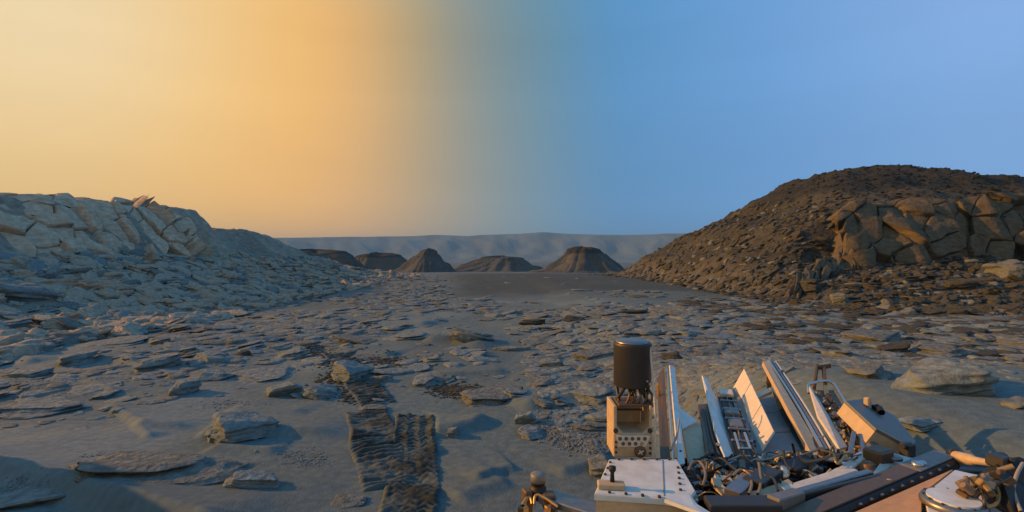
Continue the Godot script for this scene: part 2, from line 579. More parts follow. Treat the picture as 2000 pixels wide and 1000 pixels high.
func build_far() -> void:
	# the hazy crater wall on the horizon
	var v := PackedVector3Array()
	var c := PackedColorArray()
	var rows := 40
	var cols := 520
	for i in rows:
		for k in cols:
			var a := lerpf(-1.25, 1.25, k / (cols - 1.0))
			var px := 1000.0 + 1000.0 * tan(clampf(a, -1.2, 1.2))
			var up := tab(px, [-800.0, 500.0, 700.0, 800.0, 850.0, 915.0, 940.0, 1000.0, 1060.0, 1110.0, 1200.0, 1260.0, 1330.0, 1600.0, 3000.0], [35.0, 36.0, 37.0, 39.0, 42.0, 38.5, 41.0, 43.0, 46.5, 43.0, 41.5, 41.5, 44.5, 46.0, 40.0])
			up += n1.get_noise_2d(k * 1.7, 3.0) * 1.2
			var f := i / (rows - 1.0)
			var rr := lerpf(900.0, 1700.0, f)
			var rise := tab(f, [0.0, 0.25, 0.5, 0.72, 0.82, 1.0], [0.0, 0.08, 0.22, 0.8, 1.0, 0.9])
			var top := EYE + up / 1000.0 * 1556.0 * maxf(cos(a), 0.35)
			var h := lerpf(-13.0, top, rise) + n1.get_noise_2d(k * 3.0 + f * 30.0, f * 160.0) * 14.0 * rise * (1.0 - rise) * 4.0
			v.append(Vector3(rr * sin(a), h - 4.0 * (1.0 - ss(0.0, 0.1, f)), -rr * cos(a)))
			c.append(Color(0.25, 0.33, 0.37).lerp(Color(0.18, 0.25, 0.29), clampf(0.5 + n1.get_noise_2d(k * 6.0, f * 90.0) * 1.5, 0.0, 1.0)))
	var rim := put("crater_rim", grid_mesh(v, c, rows, cols), M.far)
	tag(rim, "hazy low mountain wall along the far horizon", "mountains", "", "structure")
	# buttes: [centre px, base py, d, half width px, top px, top py, half top px, depth share, dark cap, label]
	var list := [
		[828, 532, 128, 58, 836, 489, 18, 0.8, 0.2, "small pointed butte with a square top, left of the low mound"],
		[968, 530, 135, 95, 985, 501, 42, 0.5, 0.1, "broad low mound with a blue crest between the pointed butte and the dark capped butte"],
		[1136, 529, 120, 80, 1138, 484, 36, 0.8, 1.0, "round brown butte with a dark cap, left of the big hill's foot"],
		[622, 527, 118, 88, 612, 489, 58, 0.6, 0.6, "flat dark topped mesa behind the end of the pale ridge"],
		[742, 526, 150, 74, 738, 495, 48, 0.5, 0.8, "low dark mesa left of the pointed butte"],
	]
	var q := 0
	for b in list:
		q += 1
		var d: float = b[2]
		var ctr := P(b[0], b[1], d)
		var top := P(b[4], b[5], d)
		var w: float = b[3] * d / 1000.0
		var wt: float = b[6] * d / 1000.0
		var H := top.y - ctr.y
		v = PackedVector3Array()
		c = PackedColorArray()
		var R := 44
		var C := 97
		for i in R:
			var f := i / (R - 1.0)
			for k in C:
				var a := TAU * k / (C - 1.0)
				var rise := tab(f, [0.0, 0.15, 0.45, 0.62, 0.70, 0.74, 0.86, 1.0], [-0.12, 0.02, 0.42, 0.70, 0.79, 0.88, 0.96, 1.0])
				var rad := lerpf(w * 1.25, 0.0, f)
				if f > 0.12:
					rad = lerpf(w, wt, clampf((f - 0.12) / 0.58, 0.0, 1.0))
				if f > 0.7:
					rad = wt * tab(f, [0.7, 0.74, 0.86, 1.0], [1.0, 0.95, 0.62, 0.0])
				var nz := n1.get_noise_3d(cos(a) * 42.0 + q * 190.0, sin(a) * 42.0, f * 30.0) * 1.1
				rad *= 1.0 + nz * 0.30 + absf(n1.get_noise_3d(cos(a) * 110.0, sin(a) * 110.0 + q * 40.0, f * 10.0)) * 0.5 * (1.0 - f) - 0.08
				var mid := ctr.lerp(Vector3(top.x, ctr.y, top.z), rise)
				v.append(Vector3(mid.x + cos(a) * rad, ctr.y + H * rise + nz * H * 0.16 * ss(0.1, 0.4, f) + n1.get_noise_3d(cos(a) * 60.0, sin(a) * 60.0, f * 60.0 + q) * H * 0.06, mid.z + sin(a) * rad * b[7]))
				var cc := Color(0.165, 0.185, 0.185).lerp(Color(0.115, 0.13, 0.132), clampf(0.5 + nz * 1.5, 0.0, 1.0))
				c.append(cc.lerp(Color(0.06, 0.065, 0.066), ss(0.60, 0.72, f + nz * 0.1) * b[8]))
		var o := put("butte", grid_mesh(v, c, R, C), M.slope)
		tag(o, b[9], "butte", "buttes at the end of the valley", "structure")

# cells of a jittered grid, cut by their neighbours' bisectors: the cracked blocks of a cliff
func cliff(parent: Node, called: String, mat: Material, line: Callable, u0: float, u1: float, height: float, du: float, dv: float, sd: int) -> void:
	rng.seed = sd
	var seeds := []
	var nu := int((u1 - u0) / du)
	var nv := int(height / dv)
	for i in range(-1, nu + 1):
		for k in range(-1, nv + 1):
			seeds.append(Vector2(u0 + (i + 0.5 + rng.randf_range(-0.42, 0.42)) * du, (k + 0.5 + rng.randf_range(-0.42, 0.42)) * dv))
	var kept := []
	for q in seeds:
		if rng.randf() > 0.28:
			kept.append(q)
	seeds = kept
	for s in seeds:
		if s.x < u0 or s.x > u1 or s.y < 0.0 or s.y > height:
			continue
		var poly := PackedVector2Array([s + Vector2(-3, -3), s + Vector2(3, -3), s + Vector2(3, 3), s + Vector2(-3, 3)])
		for o in seeds:
			if o == s or s.distance_to(o) > 5.0:
				continue
			var m: Vector2 = (s + o) / 2.0
			var dir: Vector2 = (o - s).normalized()
			var outp := PackedVector2Array()
			for i in poly.size():
				var a := poly[i]
				var b := poly[(i + 1) % poly.size()]
				var da := (a - m).dot(dir)
				var db := (b - m).dot(dir)
				if da <= 0.0:
					outp.append(a)
				if (da < 0.0) != (db < 0.0):
					outp.append(a.lerp(b, da / (da - db)))
			poly = outp
		if poly.size() < 3:
			continue
		for i in poly.size():
			poly[i].y = clampf(poly[i].y, -0.1, height + 0.05)
		var ctr := Vector2.ZERO
		for p in poly:
			ctr += p / poly.size()
		var area := 0.0
		for i in poly.size():
			area += poly[i].cross(poly[(i + 1) % poly.size()]) * 0.5
		if absf(area) < 0.22:
			continue
		var off := rng.randf_range(0.0, 0.34) * (0.6 + rng.randf())
		var tx := rng.randf_range(-0.22, 0.22)
		var ty := rng.randf_range(-0.10, 0.30) if s.y < height * 0.7 else rng.randf_range(-0.15, 0.0)
		var gap := rng.randf_range(0.015, 0.06)
		var fine := PackedVector2Array()                    # more points along every edge, so that the edges can be rough
		for i in poly.size():
			var a := poly[i]
			var b := poly[(i + 1) % poly.size()]
			var n := maxi(1, int(a.distance_to(b) / 0.28))
			for k in n:
				fine.append(a.lerp(b, k / float(n)))
		var rings := [[1.0 - gap * 0.4, -0.9], [1.0 - gap, -0.06], [1.0 - gap - 0.03, 0.0], [0.86, 0.015], [0.66, 0.02], [0.4, 0.03], [0.18, 0.03], [0.0, 0.035]]
		var v := PackedVector3Array()
		var N := fine.size()
		for rg in rings:
			for p in fine:
				var q: Vector2 = ctr + (p - ctr) * rg[0]
				q += Vector2(n3.get_noise_2d(q.x * 60.0, q.y * 60.0), n3.get_noise_2d(q.x * 60.0 + 90.0, q.y * 60.0)) * 0.07 * rg[0]
				var e: Array = line.call(q.x)
				var base: Vector3 = e[0]
				var top: Vector3 = e[1]
				var f := q.y / height
				var pos := base.lerp(top, f)
				pos.y = lerpf(base.y, top.y, 1.0 - pow(1.0 - clampf(f, 0.0, 1.0), 1.25)) if f > 0.0 else pos.y
				var e2: Array = line.call(q.x + 0.5)
				var nrm := (top - base).cross(e2[0] - base).normalized()
				if nrm.dot(Vector3(0, EYE, 0) - pos) < 0.0:
					nrm = -nrm
				var out: float = rg[1] + (off + clampf((q.x - ctr.x) * tx + (q.y - ctr.y) * ty, -0.2, 0.22) if rg[1] > -0.5 else 0.0)
				out += n3.get_noise_3d(pos.x * 30.0, pos.y * 60.0, pos.z * 30.0) * 0.11
				v.append(pos + nrm * out)
		var idx := PackedInt32Array()
		for ri in rings.size() - 1:
			for k in N:
				var a := ri * N + k
				var b := ri * N + (k + 1) % N
				idx.append_array([a, b, a + N, b, b + N, a + N])
		var st := SurfaceTool.new()                          # flat at the bevel, smooth elsewhere
		st.begin(Mesh.PRIMITIVE_TRIANGLES)
		var mid := v[v.size() - 1]
		for t in range(0, idx.size(), 3):
			st.set_smooth_group(1 if t < N * 6 else 3 if t < N * 12 else 2)
			tri(st, v[idx[t]], v[idx[t + 1]], v[idx[t + 2]], (v[idx[t]] + v[idx[t + 1]] + v[idx[t + 2]]) / 3.0 - mid + (Vector3(0, EYE, 0) - mid).normalized() * 0.6)
		put(called, done(st), mat, parent)

# ------------------------------------------------------------------ rocks
var sphere_v := {}
var sphere_i := {}

func icosphere(level: int) -> void:
	var v := PackedVector3Array([Vector3(0, 1, 0), Vector3(1, 0, 0), Vector3(0, 0, 1), Vector3(-1, 0, 0), Vector3(0, 0, -1), Vector3(0, -1, 0)])
	var f := [0, 1, 2, 0, 2, 3, 0, 3, 4, 0, 4, 1, 5, 2, 1, 5, 3, 2, 5, 4, 3, 5, 1, 4]
	for l in level:
		var seen := {}
		var nf := []
		for t in range(0, f.size(), 3):
			var m := []
			for k in 3:
				var a: int = f[t + k]
				var b: int = f[t + (k + 1) % 3]
				var key := Vector2i(mini(a, b), maxi(a, b))
				if not seen.has(key):
					seen[key] = v.size()
					v.append(((v[a] + v[b]) / 2.0).normalized())
				m.append(seen[key])
			nf.append_array([f[t], m[0], m[2], f[t + 1], m[1], m[0], f[t + 2], m[2], m[1], m[0], m[1], m[2]])
		f = nf
	sphere_v[level] = v
	sphere_i[level] = PackedInt32Array(f)

# a broken stone: a body cut by random planes, its sides stepped into layers; about 1 wide, 1 high, 1 deep
func stone(sd: int, level: int, slab: float) -> ArrayMesh:
	rng.seed = sd * 7919 + 13
	var planes := [[Vector3(rng.randf_range(-0.16, 0.16), 1.0, rng.randf_range(-0.16, 0.16)).normalized(), 0.46], [Vector3.DOWN, 0.5]]
	var n := rng.randi_range(5, 8)
	for i in n:
		var a := TAU * (i + rng.randf_range(-0.35, 0.35)) / n
		planes.append([Vector3(cos(a), rng.randf_range(-0.35, 0.3) if slab > 0.5 else rng.randf_range(-0.2, 0.6), sin(a)).normalized(), rng.randf_range(0.33, 0.52)])
	for i in 3:
		var a := rng.randf() * TAU
		planes.append([Vector3(cos(a), rng.randf_range(0.6, 1.4), sin(a)).normalized(), rng.randf_range(0.5, 0.62)])
	var dirs: PackedVector3Array = sphere_v[level]
	var v := PackedVector3Array()
	v.resize(dirs.size())
	var ph := rng.randf() * 100.0
	var L := rng.randi_range(5, 9)
	var shelf := []
	for i in 12:
		shelf.append(Vector3(rng.randf_range(-0.06, 0.06), rng.randf_range(-0.16, 0.10), rng.randf_range(-0.06, 0.06)))
	for i in dirs.size():
		var dir := dirs[i]
		var s := 0.0
		for p in planes:
			var k: float = dir.dot(p[0]) / p[1]
			if k > 0.0:
				s += pow(k, 40.0)
		var pt := dir * pow(s, -1.0 / 40.0)
		pt *= 1.0 + n3.get_noise_3d(pt.x * 22.0 + ph, pt.y * 22.0, pt.z * 22.0) * 0.22
		var ly := (pt.y + 0.6 + n3.get_noise_2d(pt.x * 30.0 + ph, pt.z * 30.0) * 0.10) * L
		var li := int(clampf(floorf(ly), 0.0, 10.0))
		var lf := ss(0.78, 1.0, ly - floorf(ly))
		var sh: Vector3 = shelf[li].lerp(shelf[li + 1], lf)
		var flatness := ss(0.15, 0.4, Vector2(pt.x, pt.z).length())
		pt.x = pt.x * (1.0 + sh.y * flatness) + sh.x * flatness
		pt.z = pt.z * (1.0 + sh.y * flatness) + sh.z * flatness
		pt += dir * (n3.get_noise_3d(pt.x * 70.0 + ph, pt.y * 70.0, pt.z * 70.0) * 0.06 - absf(n3.get_noise_3d(pt.x * 120.0, pt.y * 260.0 + ph, pt.z * 120.0)) * 0.05)
		pt.y += n3.get_noise_2d(pt.x * 60.0 + ph, pt.z * 60.0) * 0.07
		v[i] = pt
	return indexed(v, PackedColorArray(), sphere_i[level].duplicate())

var stones_fine := []
var stones_hero := []
var stones_small := []
var taken := []          # [x, z, radius] of the rocks placed by hand

func stone_at(px: float, py: float, wpx: float, hpx: float, yaw: float, tilt: float, k: int, mat: Material, label: String, flat := 0.45) -> void:
	var d := 2.4
	while d < 60.0:                                          # walk out to where that line of sight meets the land
		var p := P(px, py, d)
		if p.y <= land_h(p.x, p.z):
			break
		d += 0.02 + d * 0.004
	var w := wpx * d / 1000.0
	var hm := hpx * d / 1000.0
	var th := hm * flat
	var L := clampf((hm - th * 0.8) / maxf(0.1, (py - 500.0) / 1000.0), w * 0.35, w * 1.3)
	var c := P(px, py, d)
	var o := put("stone", stones_hero[k % stones_hero.size()], mat)
	var up := (Vector3.UP * 2.0 + land_n(c.x, c.z)).normalized()
	var bs := along(Vector3.ZERO, Vector3(0, 0, 1), up) * Basis.from_euler(Vector3(tilt * 0.4, 0, tilt)) 
	o.transform = Transform3D(bs * Basis.from_scale(Vector3(w, th * 1.5, L)) * Basis(Vector3.UP, yaw), Vector3(c.x, land_h(c.x, c.z) + th * 0.10, c.z))
	tag(o, label, "rock", "rocks on the valley floor")
	taken.append([c.x, c.z, maxf(w, L) * 0.5, d, short_name(label)])

func short_name(label: String) -> String:
	var w := label.split(" ")
	var o := PackedStringArray()
	for k in w.size():
		o.append(w[k].trim_suffix(","))
		if w[k].trim_suffix(",") in ["stone", "slab", "block", "chip", "sliver", "outcrop", "piece", "rock", "lens", "flake", "splinters", "ledge", "boulder", "wedge", "splinter"]:
			break
	return " ".join(o.slice(maxi(0, o.size() - 4)))

func hero_rocks() -> void:
	for e in [[-8.0, 4.75, 1.5, 2.5, 1.3, 3, "tall leaning outcrop beyond the left edge of view"], [-7.2, 4.3, 1.3, 1.8, 1.0, 5, "shoulder high block beside the tall leaning outcrop"]]:
		var o := put("outcrop", stones_fine[e[5]], M.rock_tan)
		o.transform = Transform3D(Basis(Vector3.UP, 0.4) * Basis.from_scale(Vector3(e[2], e[3], e[4])), Vector3(e[0], e[3] * 0.3, -e[1]))
		tag(o, e[6], "rock", "rocks on the valley floor")
	var R: Material = M.rock
	var T: Material = M.rock_tan
	var D: Material = M.rock_dark
	stone_at(152, 708, 76, 36, 0.3, 0.05, 1, R, "rounded pale stone with dark undercut, left of the pointed stone", 0.6)
	stone_at(312, 714, 88, 38, 0.9, 0.10, 2, R, "pale pointed stone in the left sand, right of the undercut stone", 0.6)
	stone_at(412, 737, 74, 26, 0.2, -0.06, 3, R, "low pale stone with a blunt right end, right of the pointed stone", 0.6)
	stone_at(358, 766, 56, 38, 1.7, -0.12, 4, R, "small peaked pale stone below the low blunt stone", 0.75)
	stone_at(85, 800, 165, 46, 0.6, 0.03, 5, R, "broad flat slab with a sharp right tip at the left edge of view", 0.3)
	stone_at(98, 781, 32, 12, 0.2, 0.25, 6, R, "small white sliver tilted on the back of the broad flat slab", 0.6)
	stone_at(470, 846, 130, 66, 0.4, -0.10, 7, R, "large pale layered block with stepped right end on the left sand", 0.6)
	stone_at(424, 860, 42, 36, 1.2, 0.2, 8, R, "small bluish chip leaning on the left end of the layered block", 0.8)
	stone_at(310, 918, 430, 76, 0.15, -0.03, 9, T, "long sand coloured whaleback outcrop in the left foreground", 0.42)
	stone_at(492, 948, 110, 46, 2.2, -0.10, 10, R, "stepped pale end piece at the right tip of the whaleback outcrop", 0.55)
	stone_at(40, 978, 150, 60, 1.0, 0.0, 11, R, "pale rough slab in the bottom left corner below the drift's shadow", 0.25)
	stone_at(218, 672, 120, 42, 0.5, 0.05, 12, R, "flat pale pavement slab behind the undercut stone", 0.2)
	stone_at(112, 655, 66, 20, 1.5, 0.04, 13, R, "small ribbed pale slab left of the flat pavement slab", 0.3)
	stone_at(30, 582, 90, 52, 2.0, -0.15, 14, R, "bluish jagged rock at the left edge below the pale cliff", 0.7)
	stone_at(75, 612, 46, 17, 0.4, 0.18, 15, R, "dark edged lens of rock below the bluish jagged rock", 0.6)
	stone_at(20, 636, 60, 24, 1.1, 0.10, 0, R, "pale low rock at the left edge above the small ribbed slab", 0.5)
	stone_at(60, 733, 80, 26, 2.4, 0.05, 1, R, "cluster slab of broken bluish rock at the left, behind the broad flat slab", 0.5)
	stone_at(180, 760, 90, 26, 0.9, 0.04, 3, R, "pale ragged flat stone just above the thin curved sand ridge", 0.25)
	stone_at(570, 700, 56, 42, 2.6, 0.10, 2, R, "upright oval pale slab left of the rough wheel path", 0.4)
	stone_at(516, 735, 118, 42, 0.1, 0.02, 5, R, "wide pale pavement slab in front of the oval slab", 0.18)
	stone_at(630, 770, 70, 36, 1.3, -0.28, 6, R, "narrow tilted slab with a dark left edge above the wheel tracks", 0.5)
	stone_at(686, 735, 80, 52, 0.7, -0.2, 7, R, "chunky pale slab with an orange notch behind the wheel tracks", 0.55)
	stone_at(745, 744, 44, 15, 0.2, 0.0, 4, R, "small blue sided chip right of the notched slab", 0.7)
	stone_at(826, 750, 46, 24, 1.9, 0.12, 8, R, "pale wedge stone right of the blue sided chip", 0.5)
	stone_at(740, 786, 54, 14, 0.4, -0.12, 9, R, "thin pale flake just above the wheel tracks", 0.6)
	stone_at(730, 800, 60, 20, 2.1, -0.05, 10, T, "tan curved flake touching the top of the wheel tracks", 0.4)
	stone_at(546, 768, 72, 30, 0.8, 0.10, 11, R, "heap of pale splinters left of the narrow tilted slab", 0.6)
	stone_at(475, 694, 26, 12, 0.8, 0.10, 12, D, "small black stone alone left of the oval slab", 0.8)
	stone_at(846, 706, 44, 14, 0.1, 0.0, 13, R, "blue shaded stone on the drift behind the pale wedge", 0.7)
	stone_at(700, 668, 90, 22, 0.4, -0.12, 14, T, "long brown ledge stone in the middle of the rough path", 0.5)
	stone_at(800, 660, 110, 18, 0.2, 0.06, 15, R, "long thin ledge pointing right in the middle distance", 0.5)
	stone_at(925, 660, 76, 20, 0.5, -0.2, 0, T, "long dark sided boulder lying on a slant in the middle distance", 0.75)
	stone_at(1002, 684, 96, 12, 0.0, 0.0, 1, R, "thin level slab with an orange left end, left of the black canister", 0.7)
	stone_at(1040, 634, 64, 16, 0.3, 0.0, 2, D, "dark boulder with a brown left face beyond the level slab", 0.8)
	stone_at(1120, 626, 46, 12, 0.2, -0.1, 3, D, "small dark wedge right of the brown faced boulder", 0.8)
	stone_at(1240, 612, 60, 10, 0.2, 0.0, 4, D, "long dark ledge beyond the black canister", 0.7)
	stone_at(1080, 716, 46, 18, 0.6, 0.12, 5, T, "small stone with an orange left face, left of the black canister", 0.7)
	stone_at(1125, 735, 66, 14, 0.4, 0.05, 6, R, "pale flake below the orange faced stone", 0.5)
	stone_at(1160, 697, 100, 20, 0.1, 0.05, 7, T, "low brown ledge left of the black canister's top", 0.6)
	stone_at(950, 782, 110, 46, 0.9, -0.06, 8, T, "layered bedrock outcrop in the middle foreground above the drift", 0.4)
	stone_at(1012, 768, 90, 26, 0.2, -0.12, 9, R, "pale slab on the right of the layered bedrock outcrop", 0.35)
	stone_at(1064, 790, 44, 16, 1.0, -0.2, 10, R, "narrow pale stone below the pale slab", 0.6)
	stone_at(1022, 825, 46, 28, 0.2, 0.1, 11, R, "cracked blocky stone above the gravel patch", 0.75)
	stone_at(1036, 851, 64, 34, 1.6, -0.1, 12, R, "pale slab with a yellow left edge beside the gravel patch", 0.4)
	stone_at(1160, 778, 90, 44, 0.5, 0.1, 13, R, "big split pale slab left of the canister's legs", 0.45)
	stone_at(1172, 818, 66, 22, 2.3, 0.08, 14, R, "pale pointed slab left of the tan tray", 0.5)
	stone_at(1160, 838, 80, 20, 0.3, -0.1, 15, T, "brown edged slab at the back of the gravel patch", 0.6)
	stone_at(1312, 704, 32, 22, 0.5, 0.0, 0, D, "brown stone just right of the black canister", 0.8)
	stone_at(1170, 925, 60, 56, 0.8, 0.1, 1, T, "rounded tan stone partly hidden behind the white box", 0.5)
	stone_at(885, 852, 24, 22, 0.2, 0.1, 2, R, "pale angular chip beside the right wheel track", 0.7)
	stone_at(678, 980, 70, 30, 0.4, 0.03, 3, T, "low tan slab at the bottom edge left of the tracks", 0.3)
	stone_at(1836, 755, 170, 80, 0.35, 0.14, 4, R, "biggest layered boulder on the right, pale top and banded side", 0.6)
	stone_at(1694, 733, 76, 38, 1.2, 0.15, 5, T, "scooped brown stone left of the big layered boulder", 0.55)
	stone_at(1825, 690, 100, 40, 0.8, 0.05, 6, T, "tan slab with a yellow lower edge behind the big layered boulder", 0.5)
	stone_at(1700, 663, 120, 28, 0.2, 0.06, 7, T, "long slab with a dark triangular left end on the right floor", 0.6)
	stone_at(1742, 686, 58, 18, 0.5, 0.15, 8, D, "small brown splinter in front of the long dark ended slab", 0.7)
	stone_at(1640, 696, 66, 22, 0.4, 0.0, 9, T, "pale topped block behind the rover's mesh basket", 0.7)
	stone_at(1795, 830, 86, 30, 0.6, 0.0, 10, R, "low grey slab behind the hexagonal antenna", 0.3)
	stone_at(1985, 795, 80, 28, 0.4, 0.1, 11, T, "tan slab cut by the right edge of view", 0.5)
	stone_at(1922, 660, 34, 14, 0.9, 0.0, 12, T, "small yellowish stone alone on the right sand", 0.6)
	stone_at(1985, 672, 60, 24, 0.2, 0.1, 13, T, "pale slab at the right edge above the yellowish stone", 0.5)
	stone_at(1872, 563, 40, 24, 0.7, 0.2, 14, D, "dark overhanging rock at the foot of the brown cliff", 0.9)
	stone_at(1580, 566, 40, 26, 0.4, 0.1, 15, D, "dark boulder on the talus left of the brown cliff", 0.9)
	stone_at(1965, 538, 46, 36, 0.4, 0.0, 0, T, "yellow brown block fallen at the right end of the brown cliff", 0.9)
	stone_at(1636, 588, 34, 20, 0.4, 0.0, 1, T, "tan block on the talus below the brown cliff's left end", 0.9)

func scatter_rocks() -> void:
	rng.seed = 4242
	var found := []
	# candidate stones over the floor, the talus and the hill
	var tries := 95000
	for i in tries:
		var s := rng.randf_range(-1.15, 1.15)
		var d := 3.3 * pow(21.0, pow(rng.randf(), 0.72))
		var x := s * d
		var z := -d
		var on_ridge := x < -9.5 and d < 58.0
		var on_hill := x > 10.2 and d > 16.5
		var keep := 0.0
		var size := 0.0
		var small := pow(rng.randf(), 3.0)
		var zone := n2.get_noise_2d(x * 5.0, z * 5.0)
		if on_ridge:
			keep = 0.8 if x > -18.3 else 0.0
			size = lerpf(0.10, 0.75, small)
		elif on_hill:
			keep = 0.95
			size = lerpf(0.07, 0.46, small)
		else:
			keep = ss(6.0, 13.0, d) * 0.72 + 0.05
			keep *= clampf(0.48 + zone * 2.4, 0.05, 1.0)
			keep *= 1.0 - 0.985 * ss(21.0, 26.0, d + n2.get_noise_2d(x * 4.0, z * 4.0) * 5.0) * ss(-0.19, -0.10, s)
			if x > 0.9 and d < 4.2:
				keep = 0.0
			size = lerpf(0.05, 0.13 + 0.036 * minf(d, 14.0), small)
			if x > 0.3:
				keep = maxf(keep, 0.45 * ss(4.8, 6.6, d) * (1.0 - ss(12.0, 20.0, d)))
			if d < 7.0:
				size = minf(size, 0.16)
			if absf(x + 1.6 + (d - 6.45) * 0.3) < 0.75 and d < 7.0:
				continue
		if rng.randf() > keep:
			continue
		var bad := false
		for t in taken:
			var q: float = Vector2(x - t[0], z - t[1]).length()
			if q < t[2] + size * 0.4:
				bad = true
				break
		if bad:
			continue
		var h := land_h(x, z)
		var up := land_n(x, z)
		var squash := rng.randf_range(0.10, 0.30)
		if on_ridge or on_hill:
			squash = rng.randf_range(0.2, 0.6)
		var dip := 0.09 if not (on_ridge or on_hill) else 0.3
		var bs := along(Vector3.ZERO, Vector3(0, 0, 1), (up + Vector3(rng.randfn(0.0, dip), 0.0, rng.randfn(0.0, dip))).normalized())
		bs = bs * Basis(Vector3.UP, rng.randf() * TAU)
		var m := 0 if rng.randf() < 0.6 else 1
		if on_ridge and rng.randf() < 0.75:
			m = 4
		if on_hill or (x > 6.0 and rng.randf() < 0.5):
			m = 1 if rng.randf() < 0.12 else 2
			if on_hill and h > 5.6 + zone * 2.0:
				m = 3
				size *= 0.65
		var tr := Transform3D(bs * Basis.from_scale(Vector3(size * rng.randf_range(1.0, 1.9), size * squash * 1.3, size)), Vector3(x, h - size * squash * (0.2 if not (on_ridge or on_hill) else 0.08), z))
		var y_px := 500.0 + (EYE - h) / d * 1000.0
		var x_px := 1000.0 + x / d * 1000.0
		var seen := 1.0 if x_px > 0.0 and x_px < 2000.0 and y_px < 1000.0 and d < 45.0 else 0.0
		found.append({"t": tr, "m": m, "px": size / d * 1000.0 * seen, "x": x_px, "y": y_px, "d": d, "zone": 1 if on_ridge else 2 if on_hill else 0, "sq": squash, "k": rng.randi() % 16})
	found.sort_custom(func(a, b): return a.px > b.px)
	var mats := [M.rock, M.rock_tan, M.rock_dark, M.rock_black, M.rock_pale]
	var tone := ["grey", "tan", "brown", "dark", "pale"]
	var single := mini(225, found.size())
	var labelled := {}
	for i in single:
		var f = found[i]
		var o := put("stone", stones_fine[f.k], mats[f.m])
		o.transform = f.t
		var form := "flagstone" if f.sq < 0.16 else "slab" if f.sq < 0.3 else "block"
		var big := "large " if f.px > 55.0 else "" if f.px > 32.0 else "small "
		var where := ""
		if f.zone == 1:
			where = ("high on" if f.y < 530.0 else "midway on" if f.y < 556.0 else "low on" if f.y < 582.0 else "at the foot of") + (" the left cliff's talus" if f.x < 330.0 else " the left ridge's far talus")
			if f.y >= 582.0 and f.x < 120.0:
				where = "at the left edge below the pale cliff"
		elif f.zone == 2:
			where = "on the dark hill's left talus" if f.x < 1620.0 else "at the brown cliff's foot"
		else:
			var best := 1e9
			for t in taken:
				var q: float = Vector2((t[0] / t[3] - f.x / 1000.0 + 1.0) * f.d, (t[3] - f.d) * 0.6).length()
				if q < best:
					best = q
					var dx: float = t[0] / t[3] * 1000.0 + 1000.0 - f.x
					where = ("left of the " if dx > 0.0 else "right of the ") if absf(dx) > absf(t[3] - f.d) * 60.0 else "in front of the " if t[3] > f.d else "behind the "
					where += t[4]
		var label := "%s%s %s %s" % [big, tone[f.m], form, where]
		if not labelled.has(label):
			labelled[label] = []
		labelled[label].append([f.x, o, "%s%s %ss %s" % [big, tone[f.m], form, where]])
		tag(o, label, "rock", "loose rocks on the floor and slopes")
	var order := ["leftmost", "second from left", "third from left", "fourth from left", "fifth from left", "sixth from left", "seventh from left", "eighth from left", "ninth from left", "tenth from left", "eleventh from left", "twelfth from left", "thirteenth from left", "fourteenth from left", "fifteenth from left", "sixteenth from left", "seventeenth from left", "eighteenth from left", "nineteenth from left", "twentieth from left", "21st from left", "22nd from left", "23rd from left", "24th from left"]
	for label in labelled:
		var l: Array = labelled[label]
		if l.size() > 1 and l.size() <= order.size():
			l.sort_custom(func(a, b): return a[0] < b[0])
			for i in l.size():
				l[i][1].set_meta("label", "%s of %s" % [order[i], l[i][2]])
	# all smaller stones, one object per kind of stone
	var many := {}
	for i in range(single, found.size()):
		var f = found[i]
		var key: int = f.m * 6 + f.k % 6
		if not many.has(key):
			many[key] = []
		many[key].append(f.t)
	for key in many:
		var mm := MultiMesh.new()
		mm.transform_format = MultiMesh.TRANSFORM_3D
		mm.mesh = stones_small[key % 6]
		mm.instance_count = many[key].size()
		for i in many[key].size():
			mm.set_instance_transform(i, many[key][i])
		var o := MultiMeshInstance3D.new()
		o.multimesh = mm
		o.material_override = mats[key / 6]
		o.name = numbered("rubble")
		add_child(o, true)
		tag(o, "scattered small %s stones over the floor and slopes" % tone[key / 6], "rubble", "rubble", "stuff")

func gravel(called: String, label: String, zone: Array, count: int, lo: float, hi: float, mat: Material, sd: int) -> void:
	rng.seed = sd
	var mm := MultiMesh.new()
	mm.transform_format = MultiMesh.TRANSFORM_3D
	mm.mesh = stones_small[sd % 6]
	mm.instance_count = count
	for i in count:
		var q: Array = zone[rng.randi() % zone.size()]
		var py: float = q[1] + rng.randfn(0.0, 0.4) * q[3]
		var d := EYE * 1000.0 / (py - 500.0)
		var x: float = (q[0] + rng.randfn(0.0, 0.4) * q[2] - 1000.0) / 1000.0 * d
		var s := rng.randf_range(lo, hi) * (0.5 + rng.randf() * rng.randf())
		mm.set_instance_transform(i, Transform3D(Basis(Vector3.UP, rng.randf() * TAU) * Basis.from_scale(Vector3(s * 1.4, s * 0.6, s)), Vector3(x, ground_h(x, -d) + s * 0.1, -d)))
	var o := MultiMeshInstance3D.new()
	o.multimesh = mm
	o.material_override = mat
	o.name = numbered(called)
	add_child(o, true)
	tag(o, label, "gravel", "", "stuff")

